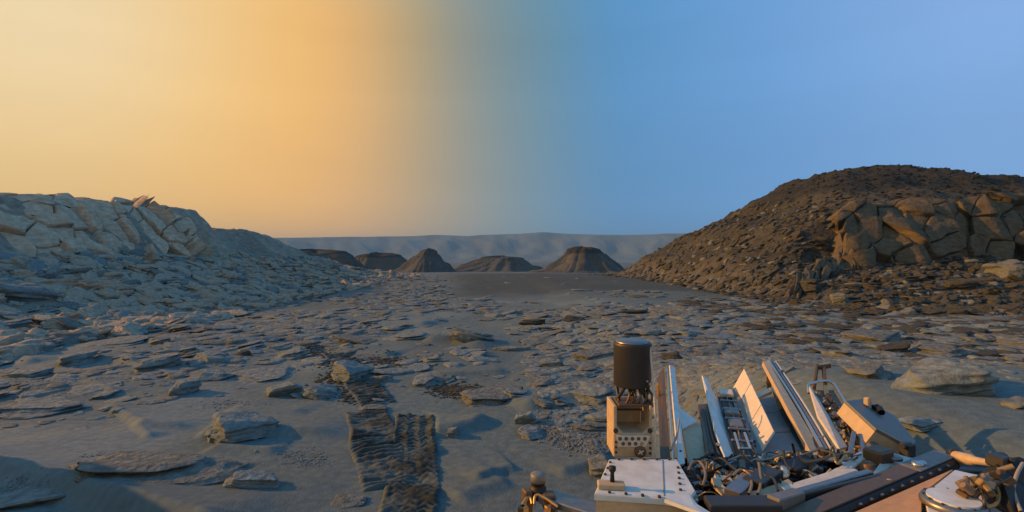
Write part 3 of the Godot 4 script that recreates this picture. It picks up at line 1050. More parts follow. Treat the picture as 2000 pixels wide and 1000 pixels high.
# ------------------------------------------------------------------ wheel tracks: trodden sand with cleat marks
func track(ax: float, ay: float, bx: float, by: float, w: float, zig: bool, label: String, sd: int) -> void:
	var da := EYE * 1000.0 / (ay - 500.0)
	var db := EYE * 1000.0 / (by - 500.0)
	var a := Vector3((ax - 1000.0) / 1000.0 * da, 0, -da)
	var b := Vector3((bx - 1000.0) / 1000.0 * db, 0, -db)
	var dir := (b - a).normalized()
	var side := Vector3(-dir.z, 0, dir.x)
	var L := a.distance_to(b)
	var rows := int(L / 0.011)
	var cols := 54
	var v := PackedVector3Array()
	var c := PackedColorArray()
	for i in rows:
		for k in cols:
			var s := L * i / (rows - 1.0)
			var t := lerpf(-1.0, 1.0, k / (cols - 1.0))
			var wob := n2.get_noise_2d(s * 40.0 + sd * 50.0, sd * 9.0) * 0.04
			var p := a + dir * s + side * (t * w * 0.62 + wob)
			var edge := ss(0.68, 0.92, absf(t))
			var zz := absf(fposmod(t * 2.2, 1.0) - 0.5) * 0.13 if zig else 0.0
			var rough := n2.get_noise_2d(p.x * 110.0, p.z * 110.0)
			var cleat := 1.5 * sin((s + zz + n2.get_noise_2d(p.x * 25.0, p.z * 25.0) * 0.06) * TAU / 0.095)
			var strength := clampf(0.75 + n2.get_noise_2d(s * 30.0, sd * 70.0) * 1.2, 0.25, 1.0)
			var h := (clampf(cleat, -0.5, 0.8) * 0.022 * strength * (0.8 + n2.get_noise_2d(p.x * 60.0, p.z * 60.0) * 1.2) + rough * 0.024 + 0.012 + n2.get_noise_2d(p.x * 260.0, p.z * 260.0) * 0.02) * (1.0 - edge)
			h += 0.006 * exp(-pow((absf(t) - 0.74) / 0.10, 2.0)) * (0.5 + rough * 2.0)
			h += 0.010 - 0.04 * ss(0.74, 1.0, absf(t)) - 0.07 * (1.0 - ss(0.0, 0.12, s + rough * 0.1)) - 0.07 * ss(L - 0.12, L, s + rough * 0.1)
			v.append(Vector3(p.x, ground_h(p.x, p.z) + h, p.z))
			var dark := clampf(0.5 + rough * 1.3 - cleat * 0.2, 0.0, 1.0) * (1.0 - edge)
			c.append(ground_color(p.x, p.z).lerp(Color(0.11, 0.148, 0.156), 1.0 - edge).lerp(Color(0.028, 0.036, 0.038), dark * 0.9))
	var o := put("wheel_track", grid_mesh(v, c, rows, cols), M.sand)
	tag(o, label, "wheel track", "wheel tracks pressed into the sand", "structure")

# ------------------------------------------------------------------ the rover
var rover: Node3D
var RB := Vector3(1.2, 0.0, -2.6)

func part(called: String, st: SurfaceTool, mat: Material, parent: Node = null) -> MeshInstance3D:
	var m := done(st)
	return put(called, m, mat, rover if parent == null else parent)

func Q(px: float, py: float, d: float) -> Vector3:
	return P(px, py, d) - RB

func poly(list: Array) -> Array:
	var o := []
	for p in list:
		o.append(Q(p[0], p[1], p[2]))
	return o

func bolt_row(a: Vector3, b: Vector3, n: int, up: Vector3, parent: Node, r := 0.006) -> void:
	for i in n:
		var st := mb()
		var p := a.lerp(b, (i + 0.5) / n)
		cyl(st, p - up * 0.002, p + up * 0.006, r, -1.0, 8)
		part("bolt", st, M.dark, parent)

func prism(st: SurfaceTool, plan: Array, y0: float, y1: float, inset := 0.0, bevel := 0.008) -> void:   # an upright body over a plan of [x, d]
	var ctr := Vector2.ZERO
	for p in plan:
		ctr += Vector2(p[0], -p[1]) / plan.size()
	var lv := [[y0, 0.0], [y1 - bevel, inset], [y1, inset + bevel]]
	var rings := []
	for l in lv:
		var rg := []
		for p in plan:
			var q := Vector2(p[0], -p[1])
			q = q + (ctr - q).normalized() * l[1]
			rg.append(Vector3(q.x, l[0], q.y) - RB)
		rings.append(rg)
	var n := plan.size()
	var c3 := Vector3(ctr.x, (y0 + y1) / 2.0, ctr.y) - RB
	for r in 2:
		for i in n:
			var k := (i + 1) % n
			quad(st, rings[r][i], rings[r][k], rings[r + 1][k], rings[r + 1][i], (rings[r][i] + rings[r][k]) / 2.0 - c3 + Vector3(0, 0.3 * r, 0))
	var top := Vector3(ctr.x, y1, ctr.y) - RB
	var bot := Vector3(ctr.x, y0, ctr.y) - RB
	for i in n:
		var k := (i + 1) % n
		tri(st, top, rings[2][i], rings[2][k], Vector3.UP)
		tri(st, bot, rings[0][i], rings[0][k], Vector3.DOWN)

func build_rover() -> void:
	rover = Node3D.new()
	rover.name = "rover"
	rover.position = RB
	add_child(rover)
	tag(rover, "white and black six wheeled rover in the lower right foreground, seen from its own mast", "rover")
	var st := mb()
	# body and wheels (mostly below the view)
	prism(st, [[0.55, 1.35], [0.55, 2.45], [1.9, 2.45], [1.9, 1.35]], 0.55, 1.03)
	part("body", st, M.white)
	for x in [0.32, 2.1]:
		for d in [0.75, 1.6, 2.45]:
			st = mb(true)
			var c := Vector3(x, 0.25 + (0.5 if x > 1.0 else 0.0), -d) - RB
			lathe(st, c + Vector3(-0.2, 0, 0), c + Vector3(0.2, 0, 0), [[0.0, 0.2], [0.0, 0.25], [0.5, 0.255], [1.0, 0.25], [1.0, 0.2]], 32)
			var wh := part("wheel", st, M.dark)
			st = mb()
			for k in 24:
				var t := TAU * k / 24.0
				var o := Vector3(0, cos(t), sin(t)) * 0.254
				bar(st, c + o + Vector3(-0.19, 0, 0), c + o + Vector3(0.19, 0, 0), 0.012, 0.012, o)
			part("cleats", st, M.dark, wh)
			st = mb()
			bar(st, c, Vector3(lerpf(c.x, 0.0, 0.5), 0.7 - RB.y, c.z + 0.1), 0.05, 0.06)
			part("wheel_strut", st, M.grey)
	# the deck
	st = mb()
	prism(st, [[0.50, 1.62], [0.52, 2.45], [1.30, 2.50], [1.75, 2.35], [1.9, 1.75], [1.35, 1.5]], 0.99, 1.03)
	part("deck", st, M.dark)

	# ---- white box at the deck's left corner
	st = mb()
	var plan := [[0.310, 1.89], [0.422, 2.19], [0.702, 2.19], [0.676, 1.905], [0.622, 1.83], [0.55, 1.855]]
	prism(st, plan, 0.80, 1.10, -0.0, 0.004)
	var wb := part("white_box", st, M.tan)
	st = mb()
	prism(st, [[0.302, 1.882], [0.416, 2.20], [0.709, 2.20], [0.684, 1.90], [0.626, 1.818], [0.55, 1.845]], 1.103, 1.128, 0.0, 0.006)
	var lid := part("lid", st, M.white_clean, wb)
	st = mb()
	bar(st, Vector3(0.645, 1.1282, -2.19) - RB, Vector3(0.553, 1.1282, -1.86) - RB, 0.004, 0.003)
	part("seam", st, M.grey, wb)
	bolt_row(Vector3(0.318, 1.128, -1.89) - RB, Vector3(0.425, 1.128, -2.19) - RB, 5, Vector3.UP, wb)
	bolt_row(Vector3(0.43, 1.128, -2.19) - RB, Vector3(0.70, 1.128, -2.19) - RB, 5, Vector3.UP, wb)
	bolt_row(Vector3(0.33, 1.128, -1.89) - RB, Vector3(0.62, 1.128, -1.835) - RB, 5, Vector3.UP, wb)
	bolt_row(Vector3(0.69, 1.128, -2.13) - RB, Vector3(0.62, 1.128, -1.88) - RB, 5, Vector3.UP, wb)
	st = mb()
	box(st, Transform3D(Basis(Vector3.UP, -0.1), Vector3(0.372, 1.139, -1.925) - RB), Vector3(0.10, 0.022, 0.045), 0.004)
	var foot := part("post_foot", st, M.tan, wb)
	st = mb(true)
	var pb := Vector3(0.378, 1.15, -1.93) - RB
	lathe(st, pb, pb + Vector3(0, 0.056, 0), [[0.0, 0.009], [0.6, 0.007], [0.72, 0.012], [0.8, 0.014], [1.0, 0.014]], 14)
	part("post", st, M.black, foot)

	# ---- tan sample tray standing behind the white box
	var td := 2.28
	var tl := P(1198, 893, td)
	var tr := P(1274, 793, td)
	var x0 := tl.x; var x1 := tr.x; var y0 := tl.y; var y1 := tr.y
	st = mb()
	var dep := 0.16
	var yl := lerpf(y0, y1, 0.47)      # lower edge of the opening
	box(st, Transform3D(Basis(), Vector3((x0 + x1) / 2.0, (y0 + yl) / 2.0, -td - dep / 2.0) - RB), Vector3(x1 - x0, yl - y0, dep), 0.004)
	box(st, Transform3D(Basis(), Vector3(x0 + 0.008, (yl + y1) / 2.0, -td - dep / 2.0) - RB), Vector3(0.016, y1 - yl, dep), 0.003)
	box(st, Transform3D(Basis(), Vector3(x1 - 0.006, (yl + y1) / 2.0, -td - dep / 2.0) - RB), Vector3(0.012, y1 - yl, dep), 0.003)
	box(st, Transform3D(Basis(), Vector3((x0 + x1) / 2.0, (yl + y1) / 2.0, -td - dep + 0.006) - RB), Vector3(x1 - x0 - 0.03, y1 - yl, 0.012), 0.002)
	for c in [[x0 + 0.02, 1.0], [x1 - 0.017, -1.0]]:          # cut corners of the opening
		plate(st, [Vector3(c[0] - 0.006 * c[1], yl, -td - 0.002) - RB, Vector3(c[0] + 0.026 * c[1], yl, -td - 0.002) - RB, Vector3(c[0] - 0.006 * c[1], yl + 0.03, -td - 0.002) - RB], 0.10, Vector3(0, 0, -1))
	var tray := part("sample_tray", st, M.tan)
	st = mb()
	bar(st, Vector3(x0 + 0.02, lerpf(yl, y1, 0.52), -td - dep + 0.02) - RB, Vector3(x1 - 0.015, lerpf(yl, y1, 0.52), -td - dep + 0.02) - RB, 0.014, 0.006)
	part("shelf", st, M.bronze, tray)
	st = mb()
	plate(st, [Vector3(x0 + 0.012, yl - 0.008, -td + 0.008) - RB, Vector3(x1 - 0.010, yl - 0.008, -td + 0.008) - RB, Vector3(x1 - 0.03, yl - 0.058, -td + 0.008) - RB, Vector3(x0 + 0.022, yl - 0.058, -td + 0.008) - RB], 0.007)
	part("sieve_strip", st, M.white, tray)
	for i in 9:
		var hx := x0 + 0.022 + (i * 0.0275 if i < 5 else (i - 5) * 0.0275 + 0.014)
		var hy := yl - (0.022 if i < 5 else 0.044)
		st = mb()
		cyl(st, Vector3(hx + 0.006, hy, -td + 0.004) - RB, Vector3(hx + 0.006, hy, -td + 0.0105) - RB, 0.0085, -1.0, 14)
		part("sieve_hole", st, M.bronze if i < 8 else M.gold, tray)
	st = mb(true)
	var wc := Vector3(lerpf(x0, x1, 0.68), lerpf(y0, y1, 0.12), -td + 0.004) - RB
	lathe(st, wc, wc + Vector3(0, 0, 0.012), [[0.0, 0.026], [0.7, 0.026], [1.0, 0.022], [1.0, 0.016]], 24)
	var dial := part("dial", st, M.bronze, tray)
	st = mb()
	bar(st, wc + Vector3(-0.012, -0.006, 0.014), wc + Vector3(0.012, 0.008, 0.014), 0.004, 0.006)
	bar(st, wc + Vector3(-0.006, 0.010, 0.013), wc + Vector3(0.007, -0.010, 0.013), 0.004, 0.006)
	part("dial_spoke", st, M.white, dial)
	for e in [[x0 + 0.011, 0.10], [x0 + 0.011, 0.20], [x0 + 0.011, 0.30], [x1 - 0.01, 0.08], [x1 - 0.01, 0.18], [x1 - 0.01, 0.28], [x0 + 0.01, 0.52], [x1 - 0.01, 0.52]]:
		st = mb()
		var bp := Vector3(e[0], lerpf(y0, y1, e[1]), -td) - RB
		cyl(st, bp - Vector3(0, 0, 0.002), bp + Vector3(0, 0, 0.006), 0.0055 if e[1] < 0.5 else 0.011, -1.0, 10)
		part("bolt", st, M.dark, tray)
	st = mb(true)
	tube(st, [Vector3(x1 + 0.010, y0 - 0.06, -td) - RB, Vector3(x1 + 0.012, (y0 + y1) / 2.0, -td) - RB, Vector3(x1 + 0.010, y1 + 0.02, -td) - RB, Vector3(x1 + 0.004, 1.6, -td - 0.06) - RB], 0.005)
	part("conduit", st, M.white, tray)

	# ---- black canister on legs
	st = mb(true)
	var cd := td + 0.10
	var cc := (P(1199, 700, cd) + P(1271, 700, cd)) / 2.0
	var cr := 0.036 * cd
	var cb := Vector3(cc.x, P(0, 752, cd).y, -cd) - RB
	var ct := Vector3(cc.x, P(0, 668, cd).y, -cd) - RB
	lathe(st, cb, ct, [[0.0, cr * 0.95], [0.03, cr], [0.9, cr], [0.92, cr * 1.015], [0.985, cr * 1.015], [1.0, cr * 0.985]], 40)
	var can := part("antenna_canister", st, M.dark)
	st = mb(true)
	lathe(st, ct + Vector3(0, 0.001, 0), ct + Vector3(0, 0.008, 0), [[0.0, cr * 0.9], [1.0, cr * 0.8]], 40)
	part("canister_cap", st, M.steel, can)
	st = mb()
	cyl(st, cb + Vector3(cr * 0.72, 0.02, cr * 0.7), cb + Vector3(cr * 0.78, 0.02, cr * 0.76), 0.008)
	cyl(st, cb + Vector3(cr * 0.55, 0.035, cr * 0.83), cb + Vector3(cr * 0.6, 0.035, cr * 0.88), 0.005)
	part("fitting", st, M.metal, can)
	var ly := y1 - 0.005 - RB.y
	for k in 6:
		var t0 := TAU * (k + 0.2) / 6.0
		var t1 := TAU * (k + (0.9 if k % 2 == 0 else -0.5)) / 6.0
		st = mb()
		cyl(st, Vector3(cb.x + cos(t1) * cr * 0.9, ly, cb.z + sin(t1) * cr * 0.7), cb + Vector3(cos(t0) * cr * 0.85, 0.0, sin(t0) * cr * 0.85), 0.008)
		part("leg", st, M.dark, can)
	st = mb(true)
	for k in 5:
		var s := k * 0.026
		tube(st, [Vector3(cb.x - 0.045 + s, ly, cb.z + 0.06), Vector3(cb.x - 0.03 + s, ly + 0.04, cb.z + 0.07), Vector3(cb.x - 0.02 + s * 0.7, ly + 0.08, cb.z + 0.02)], 0.006)
	part("connector_cables", st, M.bronze, can)
	st = mb()
	box(st, Transform3D(Basis(), Vector3(cb.x, ly + 0.003, cb.z + 0.03)), Vector3(0.165, 0.012, 0.12), 0.003)
	part("canister_base", st, M.bronze, can)

	build_generator()
	build_antenna()
	build_arm()
	build_deck_clutter()

func build_generator() -> void:
	# ---- left guard: two long rails, a thin post and a triangular white gusset
	var st := mb()
	plate(st, poly([[1283, 735, 3.3], [1296, 718, 3.4], [1309, 905, 2.28], [1290, 905, 2.28]]), 0.02)
	var guard := part("left_guard", st, M.bronze)
	st = mb()
	bar(st, Q(1303, 722, 3.4), Q(1316, 905, 2.26), 0.014, 0.016)
	part("rail", st, M.metal, guard)
	st = mb()
	plate(st, poly([[1308, 712, 3.42], [1318, 718, 3.42], [1338, 905, 2.24], [1326, 908, 2.22]]), 0.012)
	part("rail", st, M.white_clean, guard)
	st = mb()
	plate(st, poly([[1322, 793, 2.85], [1363, 822, 2.8], [1333, 838, 2.65]]), 0.008)
	part("gusset", st, M.white_clean, guard)
	st = mb()
	plate(st, poly([[1333, 838, 2.68], [1366, 824, 2.83], [1392, 905, 2.40], [1345, 905, 2.36]]), 0.012)
	part("lower_panel", st, M.tan, guard)
	st = mb()
	box(st, Transform3D(Basis(), Q(1286, 762, 3.0)), Vector3(0.02, 0.08, 0.02))
	part("latch", st, M.gold, guard)
	st = mb(true)
	tube(st, [Q(1276, 760, 2.9), Q(1280, 742, 2.95), Q(1288, 733, 3.0)], 0.004)
	part("guard_wire", st, M.wire, guard)
	st = mb(true)
	tube(st, [Q(1310, 880, 2.3), Q(1322, 850, 2.4), Q(1326, 820, 2.5)], 0.005)
	part("guard_cable", st, M.wire, guard)
	for k in 6:
		st = mb()
		var t := (k + 0.5) / 6.0
		cyl(st, Q(lerpf(1313, 1330, t), lerpf(730, 895, t), lerpf(3.35, 2.25, t)), Q(lerpf(1313, 1330, t), lerpf(730, 895, t), lerpf(3.35, 2.25, t)) + Vector3(0, 0.004, 0.008), 0.005, -1.0, 8)
		part("bolt", st, M.dark, guard)

	# ---- generator: finned core between two white heat panels
	st = mb(true)
	var a := Q(1416, 785, 3.5)
	var b := Q(1456, 915, 2.42)
	lathe(st, a, b, [[0.0, 0.045], [0.03, 0.055], [0.97, 0.055], [1.0, 0.045]], 24)
	var core := part("generator_core", st, M.dark)
	for k in 8:
		var t := TAU * k / 8.0
		var bs := along(a, b)
		var o := (bs.x * cos(t) + bs.y * sin(t))
		st = mb()
		bar(st, a.lerp(b, 0.04) + o * 0.065, a.lerp(b, 0.96) + o * 0.065, 0.004, 0.03, o, 0.001)
		part("fin", st, M.grey, core)
	for k in 6:
		st = mb()
		var t := 0.08 + k * 0.16
		var bs := along(a, b)
		bar(st, a.lerp(b, t) + bs.y * 0.082 - bs.x * 0.05, a.lerp(b, t) + bs.y * 0.082 + bs.x * 0.05, 0.018, 0.012, bs.y)
		part("cross_rib", st, M.steel, core)
	st = mb()
	box(st, Transform3D(along(a, b), a.lerp(b, 0.05) + Vector3(0, 0.075, 0)), Vector3(0.09, 0.03, 0.12))
	part("end_box", st, M.white, core)
	st = mb()
	box(st, Transform3D(along(a, b), a.lerp(b, 0.42) + Vector3(0, 0.07, 0)), Vector3(0.08, 0.03, 0.12))
	box(st, Transform3D(along(a, b), a.lerp(b, 0.62) + Vector3(0.0, 0.07, 0)), Vector3(0.07, 0.03, 0.12))
	part("service_box", st, M.grey, core)
	st = mb()
	for k in [-1, 1]:
		bar(st, a.lerp(b, 0.78) + Vector3(k * 0.026, 0.085, 0), a.lerp(b, 0.98) + Vector3(k * 0.026, 0.085, 0), 0.012, 0.012)
	bar(st, a.lerp(b, 0.98) + Vector3(-0.032, 0.085, 0), a.lerp(b, 0.98) + Vector3(0.032, 0.085, 0), 0.012, 0.012)
	part("handle", st, M.metal, core)
	# left heat panel
	st = mb()
	plate(st, poly([[1372, 733, 3.6], [1380, 738, 3.62], [1403, 785, 3.3], [1418, 845, 2.75], [1433, 890, 2.44], [1416, 892, 2.38], [1399, 848, 2.62], [1385, 790, 3.1]]), 0.01)
	var lp := part("left_heat_panel", st, M.white_clean)
	st = mb()
	plate(st, poly([[1364, 790, 3.15], [1384, 788, 3.18], [1400, 850, 2.7], [1418, 893, 2.42], [1432, 893, 2.44], [1420, 908, 2.35], [1384, 908, 2.3]]), 0.02)
	var inner := part("inner_skin", st, M.bronze, lp)
	st = mb(true)
	tube(st, [Q(1372, 800, 3.05), Q(1378, 840, 2.75), Q(1390, 890, 2.4)], 0.008)
	tube(st, [Q(1380, 800, 3.05), Q(1390, 850, 2.65), Q(1406, 890, 2.4)], 0.006)
	part("coolant_tube", st, M.dark, inner)
	st = mb()
	box(st, Transform3D(Basis(), Q(1364, 816, 2.95)), Vector3(0.012, 0.02, 0.012))
	box(st, Transform3D(Basis(), Q(1402, 868, 2.5)), Vector3(0.02, 0.014, 0.012))
	part("clip", st, M.metal, inner)
	# right heat panel, lit by the sun, in three plates with seams
	var rp_grey := mb()
	plate(rp_grey, poly([[1426, 766, 3.52], [1450, 742, 3.62], [1462, 800, 3.15], [1466, 826, 2.98], [1489, 880, 2.58], [1482, 893, 2.52], [1462, 872, 2.62], [1440, 812, 3.05]]), 0.012)
	var rp := part("right_heat_panel", rp_grey, M.grey)
	var T := Q(1453, 720, 3.70); var TL := Q(1427, 766, 3.56)
	var B := Q(1511, 842, 2.66); var BL := Q(1487, 878, 2.60)
	for k in 3:
		var f0: float = [0.0, 0.30, 0.66][k]
		var f1: float = [0.29, 0.65, 1.0][k]
		st = mb()
		plate(st, [T.lerp(B, f0), T.lerp(B, f1), TL.lerp(BL, f1), TL.lerp(BL, f0)], 0.010)
		part("panel_plate", st, M.panel, rp)
	for k in 8:
		st = mb()
		var q := Q(lerpf(1445, 1478, k / 7.0) - 4.0 * (k % 2), lerpf(805, 872, k / 7.0), lerpf(3.08, 2.62, k / 7.0))
		cyl(st, q, q + Vector3(-0.002, 0.006, 0.008), 0.006, -1.0, 8)
		part("bolt", st, M.black, rp)
	st = mb()
	plate(st, poly([[1474, 770, 3.40], [1504, 757, 3.42], [1507, 764, 3.38], [1476, 778, 3.36]]), 0.02)
	part("strut", st, M.panel, rp)
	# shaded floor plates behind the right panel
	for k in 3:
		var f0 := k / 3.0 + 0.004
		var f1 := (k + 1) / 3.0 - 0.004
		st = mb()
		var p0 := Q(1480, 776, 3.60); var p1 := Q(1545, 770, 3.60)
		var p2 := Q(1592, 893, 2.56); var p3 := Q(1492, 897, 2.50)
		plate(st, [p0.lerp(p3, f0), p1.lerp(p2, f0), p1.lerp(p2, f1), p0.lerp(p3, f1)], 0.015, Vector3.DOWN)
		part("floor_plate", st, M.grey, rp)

	# ---- long boom of rails
	st = mb()
	plate(st, poly([[1490, 706, 3.75], [1500, 704, 3.78], [1607, 885, 2.56], [1588, 892, 2.50]]), 0.03)
	var boom := part("rail_boom", st, M.tan)
	for k in 3:
		st = mb(true)
		var o := 5.0 + k * 7.5
		tube(st, [Q(1497 + o * 0.9, 704 + o * 0.15, 3.78), Q(1552 + o, 792, 3.1), Q(1602 + o * 1.1, 880, 2.56)], 0.011 - k * 0.001)
		part("rail", st, [M.metal, M.steel, M.white][k], boom)
	st = mb()
	plate(st, poly([[1500, 722, 3.72], [1526, 722, 3.72], [1632, 880, 2.58], [1604, 890, 2.52]]), 0.01)
	part("rail_bed", st, M.dark, boom)
	st = mb()
	for k in 4:
		var t := 0.12 + k * 0.25
		box(st, Transform3D(Basis(Vector3.UP, 0.4), Q(lerpf(1513, 1618, t), lerpf(706, 880, t), lerpf(3.74, 2.54, t))), Vector3(0.05, 0.03, 0.025))
	part("rail_clamp", st, M.steel, boom)
	st = mb()
	plate(st, poly([[1497, 735, 3.6], [1506, 735, 3.6], [1506, 758, 3.5], [1499, 758, 3.5]]), 0.02)
	plate(st, poly([[1508, 760, 3.45], [1528, 792, 3.25], [1526, 803, 3.2], [1516, 785, 3.3]]), 0.02)
	part("bracket", st, M.gold, boom)
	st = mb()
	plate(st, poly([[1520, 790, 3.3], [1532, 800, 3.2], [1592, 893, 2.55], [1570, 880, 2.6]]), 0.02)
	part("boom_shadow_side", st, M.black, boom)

	# ---- mesh basket right of the boom
	st = mb()
	plate(st, poly([[1580, 752, 3.3], [1589, 762, 3.28], [1636, 842, 2.72], [1655, 872, 2.55], [1640, 876, 2.5], [1598, 812, 2.9]]), 0.015)
	var basket := part("mesh_basket", st, M.white)
	st = mb()
	plate(st, poly([[1590, 762, 3.30], [1628, 762, 3.32], [1690, 868, 2.60], [1652, 876, 2.56]]), 0.015)
	part("basket_floor", st, M.bronze, basket)
	st = mb(true)
	tube(st, [Q(1580, 768, 3.25), Q(1579, 752, 3.3), Q(1590, 748, 3.33), Q(1606, 744, 3.36), Q(1626, 748, 3.36), Q(1638, 765, 3.25), Q(1650, 786, 3.1), Q(1650, 796, 3.05), Q(1643, 795, 3.05)], 0.009)
	part("basket_rim", st, M.metal, basket)
	st = mb()
	bar(st, Q(1596, 714, 3.5), Q(1590, 758, 3.35), 0.018, 0.04)
	bar(st, Q(1608, 716, 3.5), Q(1614, 772, 3.3), 0.022, 0.04)
	bar(st, Q(1598, 718, 3.48), Q(1622, 714, 3.5), 0.02, 0.03)
	part("prong", st, M.bronze, basket)
	st = mb()
	plate(st, poly([[1609, 752, 3.3], [1616, 752, 3.3], [1620, 772, 3.2], [1611, 772, 3.2]]), 0.01)
	part("prong_foot", st, M.gold, basket)
	rng.seed = 77
	for k in 26:
		st = mb()
		var t := k / 26.0
		var q := Q(lerpf(1600, 1662, t) + rng.randf_range(-8, 16), lerpf(772, 872, t), lerpf(3.2, 2.58, t)) + Vector3(0, 0.012, 0)
		box(st, Transform3D(Basis.from_euler(Vector3(rng.randf(), rng.randf() * 3.0, rng.randf())), q), Vector3(rng.randf_range(0.015, 0.04), rng.randf_range(0.012, 0.03), rng.randf_range(0.015, 0.035)), 0.003)
		part("basket_fitting", st, [M.bronze, M.gold, M.steel, M.dark, M.grey][rng.randi() % 5], basket)
	st = mb(true)
	for k in 5:
		var o := rng.randf_range(-6, 6)
		tube(st, [Q(1600 + k * 6 + o, 775, 3.2), Q(1622 + k * 7, 815 + o, 2.95), Q(1640 + k * 9, 868, 2.6)], 0.005)
	part("basket_cables", st, M.cable, basket)

func build_antenna() -> void:
	# ---- hexagonal flat antenna leaning to the right
	var top := poly([[1652, 783, 2.78], [1688, 779, 3.0], [1748, 812, 2.98], [1789, 862, 2.66], [1778, 874, 2.46], [1712, 838, 2.48]])
	var st := mb()
	plate(st, top, 0.012)
	var an := part("hexagonal_antenna", st, M.grey)
	var ctr := Vector3.ZERO
	for p in top:
		ctr += p / 6.0
	var nrm := Vector3.ZERO
	for i in 6:
		nrm += top[i].cross(top[(i + 1) % 6])
	nrm = nrm.normalized()
	if nrm.y < 0.0:
		nrm = -nrm
	st = mb()
	for i in 6:
		var a: Vector3 = top[i]
		var b: Vector3 = top[(i + 1) % 6]
		var outw := ((a + b) / 2.0 - ctr).normalized()
		var wn := (b - a).cross(nrm).normalized()
		if wn.dot(outw) < 0.0:
			wn = -wn
		plate(st, [a - nrm * 0.014 , b - nrm * 0.014, b - nrm * 0.085, a - nrm * 0.085], 0.01, -wn)
	part("rim", st, M.tan, an)
	st = mb()
	plate(st, [top[4] + nrm * 0.002, top[5] + nrm * 0.002, top[5].lerp(ctr, 0.08) + nrm * 0.002, top[4].lerp(ctr, 0.08) + nrm * 0.002], 0.001)
	part("edge_tape", st, M.gold, an)
	st = mb()
	box(st, Transform3D(Basis(Vector3.UP, 0.5), Q(1694, 785, 2.86)), Vector3(0.03, 0.05, 0.03))
	part("feed", st, M.tan, an)
	st = mb(true)
	tube(st, [Q(1706, 797, 2.85), Q(1715, 795, 2.85), Q(1722, 806, 2.8)], 0.018)
	part("cable_loop", st, M.black, an)
	st = mb()
	cyl(st, ctr - nrm * 0.08, Q(1700, 900, 2.3), 0.03)
	bar(st, Q(1668, 845, 2.5), Q(1660, 890, 2.3), 0.02, 0.02)
	bar(st, Q(1680, 850, 2.5), Q(1690, 900, 2.25), 0.02, 0.02)
	part("stand", st, M.steel, an)
	st = mb()
	box(st, Transform3D(Basis(Vector3.UP, 0.3), Q(1772, 878, 2.42)), Vector3(0.05, 0.06, 0.05))
	cyl(st, Q(1762, 872, 2.4), Q(1778, 868, 2.42), 0.012)
	part("gimbal", st, M.dark, an)
	st = mb()
	box(st, Transform3D(Basis(Vector3.UP, 0.4), Q(1715, 898, 2.22)), Vector3(0.10, 0.10, 0.08), 0.01)
	part("gimbal_block", st, M.bronze, an)

